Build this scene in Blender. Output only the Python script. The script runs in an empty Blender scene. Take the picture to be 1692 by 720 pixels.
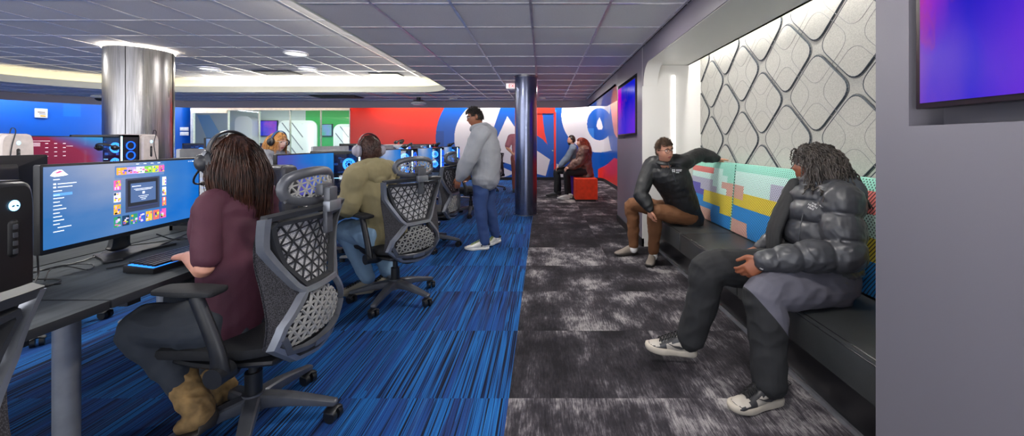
import bpy, bmesh, math, random
from mathutils import Vector as V, Matrix, noise
random.seed(7)
S = bpy.context.scene
COL = S.collection
PI = math.pi

# ---------------------------------------------------------------- materials
def _srgb(c):
    return tuple((x / 12.92 if x <= .04045 else ((x + .055) / 1.055) ** 2.4) for x in c)
def C(h):
    h = h.lstrip('#')
    return _srgb(tuple(int(h[i:i + 2], 16) / 255 for i in (0, 2, 4)))

class NT:
    def __init__(s, m):
        s.m = m; m.use_nodes = True; s.t = m.node_tree; s.t.nodes.clear()
        s.out = s.t.nodes.new('ShaderNodeOutputMaterial')
    def n(s, kind, **kw):
        nd = s.t.nodes.new('ShaderNode' + kind)
        for k, v in kw.items():
            if k.startswith('i_'):
                key = k[2:].replace('_', ' ')
                s.put(nd.inputs[key], v)
            elif k[0] == 'n' and k[1:].isdigit():
                s.put(nd.inputs[int(k[1:])], v)
            else:
                setattr(nd, k, v)
        return nd
    def put(s, inp, v):
        if hasattr(v, 'is_output'):
            s.t.links.new(v, inp)
        elif hasattr(v, 'outputs'):
            s.t.links.new(v.outputs[0], inp)
        else:
            if isinstance(v, tuple) and len(v) == 3 and inp.type == 'RGBA': v = v + (1,)
            inp.default_value = v
    def math(s, op, a, b=0.0, c=None):
        nd = s.t.nodes.new('ShaderNodeMath'); nd.operation = op
        s.put(nd.inputs[0], a); s.put(nd.inputs[1], b)
        if c is not None: s.put(nd.inputs[2], c)
        return nd.outputs[0]
    def mix(s, f, a, b, mode='MIX'):
        nd = s.t.nodes.new('ShaderNodeMix'); nd.data_type = 'RGBA'; nd.blend_type = mode
        s.put(nd.inputs[0], f); s.put(nd.inputs[6], a); s.put(nd.inputs[7], b)
        return nd.outputs[2]
    def ramp(s, f, stops, interp='LINEAR'):
        nd = s.t.nodes.new('ShaderNodeValToRGB'); s.put(nd.inputs[0], f)
        r = nd.color_ramp; r.interpolation = interp
        while len(r.elements) < len(stops): r.elements.new(.5)
        for e, (p, c) in zip(r.elements, stops):
            e.position = p; e.color = tuple(c) + (1,) if len(c) == 3 else c
        return nd.outputs[0]
    def obj(s, scale=(1, 1, 1), loc=(0, 0, 0)):
        tc = s.n('TexCoord'); mp = s.n('Mapping')
        s.t.links.new(tc.outputs['Object'], mp.inputs[0])
        mp.inputs['Scale'].default_value = scale; mp.inputs['Location'].default_value = loc
        return mp.outputs[0]
    def noise(s, vec, scale, detail=3, rough=.5, out=0):
        nd = s.n('TexNoise'); s.put(nd.inputs['Vector'], vec)
        nd.inputs['Scale'].default_value = scale; nd.inputs['Detail'].default_value = detail
        nd.inputs['Roughness'].default_value = rough
        return nd.outputs[out]
    def bump(s, h, strength=.3, dist=.01):
        nd = s.n('Bump'); s.put(nd.inputs['Height'], h)
        nd.inputs['Strength'].default_value = strength; nd.inputs['Distance'].default_value = dist
        return nd.outputs[0]
    def bsdf(s, col, rough=.5, metal=0., normal=None, **kw):
        nd = s.n('BsdfPrincipled')
        s.put(nd.inputs['Base Color'], col); s.put(nd.inputs['Roughness'], rough); s.put(nd.inputs['Metallic'], metal)
        if normal is not None: s.put(nd.inputs['Normal'], normal)
        for k, v in kw.items(): s.put(nd.inputs[k.replace('_', ' ')], v)
        s.t.links.new(nd.outputs[0], s.out.inputs[0])
        return nd

_M = {}
def mat(name, col, rough=.5, metal=0., var=.12, vs=14., bump=0., bs=60., emit=0., **kw):
    """plain procedural surface: colour with a little mottling, optional grain bump"""
    if name in _M: return _M[name]
    m = bpy.data.materials.new(name); t = NT(m)
    c = C(col) if isinstance(col, str) else col
    vec = t.obj()
    if emit:
        t.bsdf(c, rough, metal, Emission_Color=c, Emission_Strength=emit, **kw)
    else:
        f = t.noise(vec, vs, 3)
        lo = tuple(max(0, x * (1 - var)) for x in c); hi = tuple(min(1, x * (1 + var)) for x in c)
        cc = t.ramp(f, [(.3, lo), (.7, hi)])
        nrm = t.bump(t.noise(vec, bs, 4), bump, .004) if bump else None
        t.bsdf(cc, rough, metal, nrm, **kw)
    _M[name] = m
    return m
def emat(name, col, s):
    return mat(name, col, emit=s)

# ---------------------------------------------------------------- objects
def tag(o, label=None, cat=None, group=None, kind=None):
    if label: o['label'] = label
    if cat: o['category'] = cat
    if group: o['group'] = group
    if kind: o['kind'] = kind
    return o
def thing(name, label, cat, loc=(0, 0, 0), rz=0., group=None):
    o = bpy.data.objects.new(name, None); COL.objects.link(o)
    o.empty_display_size = .05
    o.location = loc; o.rotation_euler = (0, 0, rz)
    return tag(o, label, cat, group)
def link_mesh(name, me, m, parent=None, smooth=True, world=False):
    o = bpy.data.objects.new(name, me); COL.objects.link(o)
    for x in (m if isinstance(m, (list, tuple)) else [m]): me.materials.append(x)
    if smooth is True: me.shade_smooth()
    if parent is not None:
        o.parent = parent
        if world:
            r = top(parent)
            me.transform(Matrix.Translation(-r.location))
    return o
def top(o):
    while o.parent: o = o.parent
    return o
def obj(name, bm, m, parent=None, smooth=None, world=False, ang=35):
    """link the bmesh as ONE mesh object; normals by angle"""
    bmesh.ops.recalc_face_normals(bm, faces=bm.faces[:])
    me = bpy.data.meshes.new(name); bm.to_mesh(me); bm.free()
    o = link_mesh(name, me, m, parent, False, world)
    if smooth is None:
        me.shade_smooth()
        me.set_sharp_from_angle(angle=math.radians(ang))
    elif smooth: me.shade_smooth()
    return o
def kids(o): return [c for c in bpy.data.objects if c.parent == o]
def copy_tree(o, parent=None):
    c = o.copy(); COL.objects.link(c); c.parent = parent
    for ch in CH.get(o.name, None) or kids(o): copy_tree(ch, c)
    return c
CH = {}
def struct(name, bm, m, smooth=None, ang=35):
    o = obj(name, bm, m, None, smooth, ang=ang); o['kind'] = 'structure'; return o

# ---------------------------------------------------------------- shapes
def NB(): return bmesh.new()
def box(bm, c, s, R=None, mi=0, bev=0.):
    r = bmesh.ops.create_cube(bm, size=1.)
    vs = r['verts']
    for v in vs:
        p = V((v.co.x * s[0], v.co.y * s[1], v.co.z * s[2]))
        if R is not None: p = R @ p
        v.co = p + V(c)
    fs = list({f for v in vs for f in v.link_faces})
    for f in fs: f.material_index = mi
    if bev:
        es = list({e for v in vs for e in v.link_edges})
        q = bmesh.ops.bevel(bm, geom=es, offset=bev, segments=2, affect='EDGES', profile=.6)
        for f in q['faces']: f.material_index = mi
def box2(bm, a, b, mi=0, bev=0.):
    box(bm, [(a[i] + b[i]) / 2 for i in range(3)], [abs(b[i] - a[i]) for i in range(3)], None, mi, bev)
def ell(bm, c, r, R=None, u=20, w=14, mi=0, fn=None):
    q = bmesh.ops.create_uvsphere(bm, u_segments=u, v_segments=w, radius=1.)
    for v in q['verts']:
        d = v.co.copy()
        p = V((d.x * r[0], d.y * r[1], d.z * r[2]))
        if fn: p = fn(d, p)
        if R is not None: p = R @ p
        v.co = p + V(c)
    if mi:
        for f in {f for v in q['verts'] for f in v.link_faces}: f.material_index = mi
def cyl(bm, a, b, r, n=20, r2=None, mi=0, cap=True):
    a, b = V(a), V(b); d = (b - a).normalized()
    u = d.orthogonal().normalized(); w = d.cross(u)
    r2 = r if r2 is None else r2
    A = [bm.verts.new(a + (u * math.cos(t) + w * math.sin(t)) * r) for t in [2 * PI * i / n for i in range(n)]]
    B = [bm.verts.new(b + (u * math.cos(t) + w * math.sin(t)) * r2) for t in [2 * PI * i / n for i in range(n)]]
    for i in range(n):
        f = bm.faces.new((A[i], A[(i + 1) % n], B[(i + 1) % n], B[i])); f.material_index = mi
    if cap:
        for L in (A[::-1], B):
            f = bm.faces.new(L); f.material_index = mi
def cr(P, t):
    """catmull-rom at t in [0, len-1] of tuples/vectors"""
    n = len(P) - 1; i = min(int(t), n - 1); f = t - i
    a = P[max(i - 1, 0)]; b = P[i]; c = P[i + 1]; d = P[min(i + 2, n)]
    if isinstance(b, (int, float)):
        return .5 * (2 * b + (c - a) * f + (2 * a - 5 * b + 4 * c - d) * f * f + (3 * b - a - 3 * c + d) * f ** 3)
    return type(b)([.5 * (2 * b[k] + (c[k] - a[k]) * f + (2 * a[k] - 5 * b[k] + 4 * c[k] - d[k]) * f * f + (3 * b[k] - a[k] - 3 * c[k] + d[k]) * f ** 3) for k in range(len(b))])
def tube(bm, pts, rad, n=14, sub=4, side=None, cap=True, mi=0, lin=False, mod=None, sq=1.0, capk=1.):
    """swept tube through pts; rad = list of r or (r_side, r_other); mod(t, ang) scales the radius"""
    pts = [V(p) for p in pts]
    if isinstance(rad, (int, float)) or (isinstance(rad, tuple) and len(rad) == 2): rad = [rad] * len(pts)
    rad = [(r, r) if isinstance(r, (int, float)) else tuple(r) for r in rad]
    N = len(pts) - 1
    if lin: T = list(range(N + 1))
    else: T = [i / sub for i in range(N * sub + 1)]
    P = [pts[int(t)] if lin else cr(pts, t) for t in T]
    R = [rad[int(t)] if lin else cr(rad, t) for t in T]
    tang = []
    for i in range(len(P)):
        d = P[min(i + 1, len(P) - 1)] - P[max(i - 1, 0)]
        tang.append(d.normalized() if d.length > 1e-9 else V((0, 0, 1)))
    rings = []
    u = None
    for i, (p, r, d) in enumerate(zip(P, R, tang)):
        if side is not None:
            sv = V(side) if not isinstance(side, list) else V(cr([V(x) for x in side], T[i]))
            u = sv - d * sv.dot(d)
        else:
            u = (d.orthogonal() if u is None else u - d * u.dot(d))
        u.normalize(); w = d.cross(u)
        rings.append((p, u.copy(), w, r, T[i] / N if N else 0, d))
    if cap:
        def extra(ring, sgn):
            p, u, w, r, t, d = ring
            rr = min(r) * capk; out = []
            for a in (.35, .7, .93):
                out.append((p + d * sgn * rr * a, u, w, (r[0] * math.sqrt(1 - a * a), r[1] * math.sqrt(1 - a * a)), t, d))
            return out
        rings = extra(rings[0], -1)[::-1] + rings + extra(rings[-1], 1)
    L = []
    for (p, u, w, r, t, d) in rings:
        ring = []
        for k in range(n):
            a = 2 * PI * k / n
            ca, sa = math.cos(a), math.sin(a)
            if sq != 1.:
                ca = math.copysign(abs(ca) ** sq, ca); sa = math.copysign(abs(sa) ** sq, sa)
            m = mod(t, a) if mod else 1.
            ring.append(bm.verts.new(p + u * (r[0] * ca * m) + w * (r[1] * sa * m)))
        L.append(ring)
    for A, B in zip(L, L[1:]):
        for k in range(n):
            f = bm.faces.new((A[k], A[(k + 1) % n], B[(k + 1) % n], B[k])); f.material_index = mi
    if cap or True:
        for q in (L[0][::-1], L[-1]):
            f = bm.faces.new(q); f.material_index = mi
def prism(bm, poly, a, b, axis='z', mi=0, mi_side=None, bev=0.):
    """extrude the 2D polygon between a and b along axis"""
    def pt(p, h):
        return {'z': (p[0], p[1], h), 'y': (p[0], h, p[1]), 'x': (h, p[0], p[1])}[axis]
    A = [bm.verts.new(pt(p, a)) for p in poly]; B = [bm.verts.new(pt(p, b)) for p in poly]
    n = len(poly); fs = []
    for i in range(n):
        f = bm.faces.new((A[i], A[(i + 1) % n], B[(i + 1) % n], B[i])); f.material_index = mi if mi_side is None else mi_side
    for L in (A[::-1], B):
        f = bm.faces.new(L); f.material_index = mi; fs.append(f)
    if bev:
        es = list({e for f in fs for e in f.edges})
        bmesh.ops.bevel(bm, geom=es, offset=bev, segments=2, affect='EDGES', profile=.6)
def rrect(x0, y0, x1, y1, r, k=5):
    out = []
    for cx, cy, a0 in ((x1 - r, y0 + r, -PI / 2), (x1 - r, y1 - r, 0), (x0 + r, y1 - r, PI / 2), (x0 + r, y0 + r, PI)):
        for i in range(k + 1):
            a = a0 + PI / 2 * i / k
            out.append((cx + r * math.cos(a), cy + r * math.sin(a)))
    return out
def inpoly(x, y, P):
    c = False; j = len(P) - 1
    for i in range(len(P)):
        if (P[i][1] > y) != (P[j][1] > y) and x < (P[j][0] - P[i][0]) * (y - P[i][1]) / (P[j][1] - P[i][1]) + P[i][0]: c = not c
        j = i
    return c
def clip_line(p, d, P):
    """intervals of the line p + t d that lie inside the polygon P"""
    ts = []
    for i in range(len(P)):
        a = P[i]; b = P[(i + 1) % len(P)]
        ex, ey = b[0] - a[0], b[1] - a[1]
        den = d[0] * ey - d[1] * ex
        if abs(den) < 1e-12: continue
        t = ((a[0] - p[0]) * ey - (a[1] - p[1]) * ex) / den
        s = ((a[0] - p[0]) * d[1] - (a[1] - p[1]) * d[0]) / den
        if 0 <= s < 1: ts.append(t)
    ts.sort()
    return [(ts[i], ts[i + 1]) for i in range(0, len(ts) - 1, 2)]
def fuse(bm, vox, it=2, fn=None):
    """voxel-fuse overlapping closed shapes into one continuous surface"""
    bmesh.ops.recalc_face_normals(bm, faces=bm.faces[:])
    me = bpy.data.meshes.new('tmp'); bm.to_mesh(me); bm.free()
    o = bpy.data.objects.new('tmp', me); COL.objects.link(o)
    a = o.modifiers.new('r', 'REMESH'); a.mode = 'VOXEL'; a.voxel_size = vox; a.use_smooth_shade = True
    if it:
        b = o.modifiers.new('s', 'SMOOTH'); b.iterations = it; b.factor = .5
    dg = bpy.context.evaluated_depsgraph_get(); dg.update()
    m2 = bpy.data.meshes.new_from_object(o.evaluated_get(dg))
    bpy.data.objects.remove(o); bpy.data.meshes.remove(me)
    if fn:
        nv = [v.normal.copy() for v in m2.vertices]
        for v, nn in zip(m2.vertices, nv):
            d = fn(v.co, nn)
            if d: v.co = v.co + nn * d
    return m2
def nz(p, s, o=0.): return noise.noise(V((p[0] * s + o, p[1] * s + o * 1.7, p[2] * s - o)))
def folds(amp=.006, s=9., stretch=(1, 1, 1), o=0.):
    def f(p, n):
        q = V((p.x * stretch[0], p.y * stretch[1], p.z * stretch[2]))
        a = nz(q, s, o); b = nz(q, s * 2.3, o + 5)
        w = nz(q, s * .45, o + 9) * 1.2
        r = 1 - abs(nz(q + V((w, w, w)) * .05, s * 1.3, o + 3)) * 2.2
        return amp * (a * .9 + b * .35 + max(-.6, r) * .55 - .2)
    return f
def text(name, s, m, size, M, parent=None, depth=.002, world=False):
    cu = bpy.data.curves.new(name, 'FONT'); cu.body = s; cu.size = size; cu.extrude = depth
    cu.align_x = 'CENTER'; cu.align_y = 'CENTER'
    o = bpy.data.objects.new('tmp', cu); COL.objects.link(o)
    dg = bpy.context.evaluated_depsgraph_get(); dg.update()
    me = bpy.data.meshes.new_from_object(o.evaluated_get(dg))
    bpy.data.objects.remove(o)
    me.transform(M)
    return link_mesh(name, me, m, parent, False, world)
def frame(right, fwd, up, loc=(0, 0, 0)):
    M = Matrix((right, fwd, up)).transposed().to_4x4(); M.translation = V(loc); return M
# ================================================================ camera
H = 1.3; F = 637.
cam = bpy.data.cameras.new('camera'); co = bpy.data.objects.new('camera', cam); COL.objects.link(co)
cam.sensor_width = 36; cam.lens = F / 1692 * 36; cam.shift_x = (846 - 896) / 1692; cam.shift_y = -(360 - 235) / 1692
cam.clip_start = .02
co.location = (0, 0, H); co.rotation_euler = (PI / 2, 0, 0)
S.camera = co
S.view_settings.view_transform = 'Standard'; S.view_settings.look = 'None'
S.view_settings.gamma = 1; S.view_settings.exposure = 0.; S.view_settings.use_curve_mapping = False

ZC = 2.49; ZR = 2.81; ZF = 2.30; T = .68
# ================================================================ shell materials
def m_carpet_blue():
    m = bpy.data.materials.new('blue striped carpet tile'); t = NT(m)
    tc = t.n('NewGeometry'); sp = t.n('SeparateXYZ'); t.put(sp.inputs[0], tc.outputs['Position'])
    X, Y = sp.outputs[0], sp.outputs[1]
    tx = t.math('FLOOR', t.math('DIVIDE', t.math('ADD', X, .17), .70)); ty = t.math('FLOOR', t.math('DIVIDE', t.math('SUBTRACT', Y, 1.26 - .003), .702))
    w = t.n('TexWhiteNoise', noise_dimensions='2D'); cv = t.n('CombineXYZ'); t.put(cv.inputs[0], tx); t.put(cv.inputs[1], ty); t.put(w.inputs['Vector'], cv)
    off = t.math('MULTIPLY', w.outputs['Value'], 37.)
    def streak(sx, sy, k):
        c = t.n('CombineXYZ'); t.put(c.inputs[0], t.math('ADD', t.math('MULTIPLY', X, sx), off)); t.put(c.inputs[1], t.math('ADD', t.math('MULTIPLY', Y, sy), t.math('MULTIPLY', off, 1.3)))
        t.put(c.inputs[2], k)
        return t.noise(c, 1., 2, .6)
    a = streak(58., .55, 0.); b = streak(9., .45, 4.); c3 = streak(120., .9, 8.); d = streak(2.2, .9, 2.)
    base = t.ramp(a, [(.32, C('#090d1c')), (.40, C('#122c5c')), (.45, C('#1a5494')), (.50, C('#1b62a4')), (.55, C('#1b4b85')), (.60, C('#15264c')), (.66, C('#0c1020'))])
    dark = t.ramp(b, [(.40, C('#0c1026')), (.5, C('#242a52')), (.6, C('#1b3f80'))])
    f = t.math('MULTIPLY', t.math('GREATER_THAN', t.math('ADD', b, t.math('MULTIPLY', w.outputs['Value'], .10)), .56), .75)
    col = t.mix(f, base, dark)
    col = t.mix(t.ramp(c3, [(.36, (1, 1, 1)), (.43, (0, 0, 0))]), col, C('#070b18'))
    col = t.mix(t.ramp(c3, [(.60, (0, 0, 0)), (.68, (.6, .6, .6))]), col, C('#2f7cc0'))
    g = t.noise(tc.outputs['Position'], 420., 2)
    col = t.mix(.35, col, t.ramp(g, [(.3, (0, 0, 0)), (.7, (1, 1, 1))]), 'OVERLAY')
    t.bsdf(col, .92, 0., t.bump(t.math('ADD', g, a), .5, .004), Specular_IOR_Level=.2)
    return m
def m_carpet_grey():
    m = bpy.data.materials.new('distressed charcoal carpet'); t = NT(m)
    tc = t.n('NewGeometry'); sp = t.n('SeparateXYZ'); t.put(sp.inputs[0], tc.outputs['Position'])
    X, Y = sp.outputs[0], sp.outputs[1]
    tx = t.math('FLOOR', t.math('DIVIDE', t.math('ADD', X, .17), .90)); ty = t.math('FLOOR', t.math('DIVIDE', t.math('SUBTRACT', Y, 1.257), .702))
    w = t.n('TexWhiteNoise', noise_dimensions='2D'); cv = t.n('CombineXYZ'); t.put(cv.inputs[0], tx); t.put(cv.inputs[1], ty); t.put(w.inputs['Vector'], cv)
    off = t.math('MULTIPLY', w.outputs['Value'], 23.)
    def field(sx, sy, k, det=6, ro=.62):
        c = t.n('CombineXYZ'); t.put(c.inputs[0], t.math('ADD', t.math('MULTIPLY', X, sx), off)); t.put(c.inputs[1], t.math('ADD', t.math('MULTIPLY', Y, sy), off)); t.put(c.inputs[2], k)
        return t.noise(c, 1., det, ro)
    a = field(3.2, 2.2, 1., 7, .62); b = field(120., 14., 3., 3); s2 = field(26., 3.5, 6., 4)
    v = t.math('ADD', t.math('ADD', a, t.math('MULTIPLY', t.math('SUBTRACT', b, .5), .34)), t.math('MULTIPLY', t.math('SUBTRACT', s2, .5), .20))
    v = t.math('ADD', v, t.math('MULTIPLY', t.math('SUBTRACT', w.outputs['Value'], .5), .16))
    col = t.ramp(v, [(.36, C('#1d1b1f')), (.50, C('#343136')), (.57, C('#545055')), (.63, C('#807c7e')), (.74, C('#aaa6a4'))])
    g = t.noise(tc.outputs['Position'], 380., 2)
    col = t.mix(.4, col, t.ramp(g, [(.3, (0, 0, 0)), (.7, (1, 1, 1))]), 'OVERLAY')
    t.bsdf(col, .93, 0., t.bump(t.math('ADD', g, v), .5, .004), Specular_IOR_Level=.2)
    return m
def m_tile():
    m = bpy.data.materials.new('mineral fibre ceiling tile'); t = NT(m)
    v = t.obj(); g = t.noise(v, 160., 3); h = t.noise(v, 1.3, 2)
    col = t.mix(.35, t.ramp(g, [(.25, C('#cbc8cc')), (.7, C('#dedbdf'))]), t.ramp(h, [(.3, C('#cdcacf')), (.7, C('#dedce0'))]))
    t.bsdf(col, .9, 0., t.bump(g, .35, .002)); return m
def m_felt():
    m = bpy.data.materials.new('grey felt acoustic panel'); t = NT(m)
    v = t.obj(); g = t.noise(v, 130., 4, .7)
    t.bsdf(t.ramp(g, [(.25, C('#93928c')), (.55, C('#aeaca5')), (.8, C('#bfbdb6'))]), .95, 0., t.bump(g, .4, .002)); return m
def m_steel():
    m = bpy.data.materials.new('brushed stainless steel'); t = NT(m)
    v = t.obj((1, 1, .03)); g = t.noise(v, 90., 3)
    v2 = t.obj((3, 3, .2)); g2 = t.noise(v2, 2., 2)
    t.bsdf(t.ramp(g, [(.3, C('#8a898b')), (.7, C('#a9a8aa'))]), t.ramp(g2, [(.3, (.24,) * 3), (.7, (.36,) * 3)]), 1., t.bump(g, .06, .002)); return m
def m_paint(name, col, rough=.5, b=.08, **kw):
    m = bpy.data.materials.new(name); t = NT(m); c = C(col) if isinstance(col, str) else col
    v = t.obj(); g = t.noise(v, 220., 2)
    t.bsdf(t.mix(t.noise(v, 2., 2), tuple(x * .96 for x in c), tuple(min(1, x * 1.04) for x in c)), rough, 0., t.bump(g, b, .001), **kw); return m
def m_swirl(name, stops, strength=1.2, scale=1., rot=0., loc=(0, 0, 0)):
    """glowing screen picture: soft clouds of colour"""
    m = bpy.data.materials.new(name); t = NT(m)
    tc = t.n('TexCoord'); mp = t.n('Mapping'); t.t.links.new(tc.outputs['Generated'], mp.inputs[0])
    mp.inputs['Rotation'].default_value = (rot, 0, 0); mp.inputs['Location'].default_value = loc
    n1 = t.noise(mp, 1.6 * scale, 3, .5); sp = t.n('SeparateXYZ'); t.put(sp.inputs[0], mp)
    v = t.math('ADD', t.math('MULTIPLY', t.math('SUBTRACT', n1, .5), .9), t.math('ADD', t.math('MULTIPLY', sp.outputs[0], .6), t.math('MULTIPLY', sp.outputs[2], .25)))
    col = t.ramp(v, stops)
    e = t.n('Emission'); t.put(e.inputs[0], col); e.inputs[1].default_value = strength
    g = t.n('BsdfGlossy'); t.put(g.inputs['Roughness'], .15); g.inputs[0].default_value = (.02, .02, .02, 1)
    a = t.n('AddShader'); t.t.links.new(e.outputs[0], a.inputs[0]); t.t.links.new(g.outputs[0], a.inputs[1])
    t.t.links.new(a.outputs[0], t.out.inputs[0])
    return m
WHITE = m_paint('warm white wall paint', '#d9d6d2'); GREYW = m_paint('grey satin laminate wall', '#65636c', .45)
LILAC = m_paint('dark grey satin wall', '#6a6470', .38); CREAM = m_paint('cream cove paint', '#dcdcd0', .6)
BLACK = mat('black rubber base', '#101013', .55); FASC = m_paint('lilac grey fascia paint', '#8b8590', .5)
TBAR = mat('white steel ceiling grid', '#e2e0e6', .28, .75); LED = emat('white led strip', '#fff6e2', 9.)
LEDW = emat('pure white led strip', '#fffdf6', 5.); LEDC = emat('cove led strip', '#fff3cc', 7.)
TILE = m_tile(); FELT = m_felt(); STEEL = m_steel()
M_BLUE = m_paint('mural blue', '#0c55b4', .32); M_BLUD = m_paint('mural deep blue', '#0b4698', .32); M_WHT = m_paint('mural white', '#e4e0e2', .32)
M_RED = m_paint('mural red', '#ee3324', .32); M_SAL = m_paint('mural salmon', '#f08a70', .32); M_BLUL = m_paint('mural light blue', '#2577d2', .32)
MUR = [M_BLUE, M_BLUD, M_WHT, M_RED, M_SAL, M_BLUL]
DARKSLOT = mat('black shadow gap', '#0a0a0c', .8)

# ================================================================ floor
XE = -.17
bm = NB(); box2(bm, (-17, -3, -.1), (XE, 17.5, 0)); struct('floor', bm, m_carpet_blue(), False)
bm = NB(); box2(bm, (XE, -3, -.1), (3.2, 17.5, 0)); struct('floor', bm, m_carpet_grey(), False)

# ================================================================ ceiling with the raised tray
def arc(cx, cy, r, a0, a1, k=10, ry=None):
    return [(cx + r * math.cos(a0 + (a1 - a0) * i / k), cy + (ry or r) * math.sin(a0 + (a1 - a0) * i / k)) for i in range(k + 1)]
TRAY = [(-2.08, -3)] + arc(-2.95, 8.3, .87, 0, PI / 2, 12) + arc(-8.4, 6.9, 2.25, PI / 2, PI, 14, 2.27) + [(-10.9, 4.5), (-11.2, -3)]
FOUT = [(1.25, 10.3)] + arc(.65, 10.55, .6, 0, PI / 2, 6) + arc(-9.6, 7.9, 3.2, PI / 2, PI * .97, 12, 3.25) + [(-13.1, -3)]
MAINC = [(1.28, -3)] + FOUT
bm = NB()
def flat_with_hole(bm, outer, hole, z, mi=0):
    A = [bm.verts.new((p[0], p[1], z)) for p in outer]; B = [bm.verts.new((p[0], p[1], z)) for p in hole]
    es = [bm.edges.new((L[i], L[(i + 1) % len(L)])) for L in (A, B) for i in range(len(L))]
    bmesh.ops.triangle_fill(bm, use_beauty=True, edges=es)
# right part and left part of the ring are joined at the open end, so fill as one polygon
ring = MAINC[:]
left_in = TRAY[::-1]
poly = [(1.28, -3)] + FOUT + left_in      # runs right side, back, left side, then the tray edge back to the start
A = [bm.verts.new((p[0], p[1], ZC)) for p in poly]
es = [bm.edges.new((A[i], A[(i + 1) % len(A)])) for i in range(len(A))]
bmesh.ops.triangle_fill(bm, use_beauty=True, edges=es)
MAINP = poly
struct('ceiling', bm, TILE, False)
bm = NB()
poly2 = [(p[0] + (.35 if p[0] > -5 else -.35), p[1] + (.35 if p[1] > 0 else 0)) for p in TRAY]
A = [bm.verts.new((p[0], p[1], ZR)) for p in poly2]; bm.faces.new(A)
struct('ceiling', bm, TILE, False)
def grid(poly, z, x0, y0):
    bm = NB()
    k = -30
    while k < 30:
        x = x0 + T * k
        for a, b in clip_line((x, -50), (0, 1), poly):
            if b - a > .02: box2(bm, (x - .012, -50 + a, z - .008), (x + .012, -50 + b, z + .004))
        y = y0 + T * k
        for a, b in clip_line((-50, y), (1, 0), poly):
            if b - a > .02: box2(bm, (-50 + a, y - .010, z - .007), (-50 + b, y + .010, z + .004))
        k += 1
    return bm
struct('trim_1', grid(MAINP, ZC, -.101, 3.296), TBAR, False)
struct('trim_2', grid(poly2, ZR, -.101, 4.76), TBAR, False)
# tray rim: lower cream lip, a ledge with the cove light, then the upper face
def ribbon(bm, path, off0, z0, off1, z1, mi=0, close=False):
    n = len(path)
    def offs(i, d):
        a = V(path[max(i - 1, 0)]); b = V(path[min(i + 1, n - 1)]); t = (b - a).normalized()
        nn = V((t.y, -t.x)); p = V(path[i]) + nn * d
        return p
    A = []; B = []
    for i in range(n):
        p = offs(i, off0); q = offs(i, off1)
        A.append(bm.verts.new((p.x, p.y, z0))); B.append(bm.verts.new((q.x, q.y, z1)))
    for i in range(n - 1):
        f = bm.faces.new((A[i], A[i + 1], B[i + 1], B[i])); f.material_index = mi
def fine(path, k=6):
    out = []
    for a, b in zip(path, path[1:]):
        L = math.hypot(b[0] - a[0], b[1] - a[1]); m = max(1, int(L / .5))
        for i in range(m): out.append((a[0] + (b[0] - a[0]) * i / m, a[1] + (b[1] - a[1]) * i / m))
    out.append(path[-1]); return out
TR = fine(TRAY)   # runs counter-clockwise seen from below: outward is the + offset
bm = NB()
ribbon(bm, TR, -.03, ZC - .004, .0, ZC - .004); ribbon(bm, TR, -.03, ZC - .004, -.03, ZC + .14); ribbon(bm, TR, -.03, ZC + .14, .0, ZC + .14)
ribbon(bm, TR, .0, ZC + .14, .0, ZC + .06); ribbon(bm, TR, .0, ZC + .06, .22, ZC + .06); ribbon(bm, TR, .22, ZC + .06, .22, ZR)
struct('trim_3', bm, CREAM)
bm = NB(); ribbon(bm, TR, .05, ZC + .075, .09, ZC + .075); ribbon(bm, TR, .05, ZC + .075, .05, ZC + .09)
tag(obj('cove_light_strip', bm, LEDC), 'long cream light strip hidden in the raised ceiling cove', 'light strip')
# fascia hanging at the ceiling's back edge
bm = NB()
FO = fine([(1.25, 6.44)] + FOUT)
ribbon(bm, FO, 0, ZC + .3, 0, ZF); ribbon(bm, FO, 0, ZF, .06, ZF); ribbon(bm, FO, .06, ZF, .06, ZC + .3)
struct('trim_4', bm, FASC)
# dark upper void above the perimeter
bm = NB(); box2(bm, (-17, 9., 2.92), (3.2, 17.5, 3.0)); struct('ceiling', bm, FASC, False)
bm = NB(); box2(bm, (-17, -3, 2.92), (-11.6, 9., 3.0)); struct('ceiling', bm, FASC, False)
bm = NB(); box2(bm, (1.3, 4.7, 2.92), (3.2, 9., 3.0)); struct('ceiling', bm, FASC, False)

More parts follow.
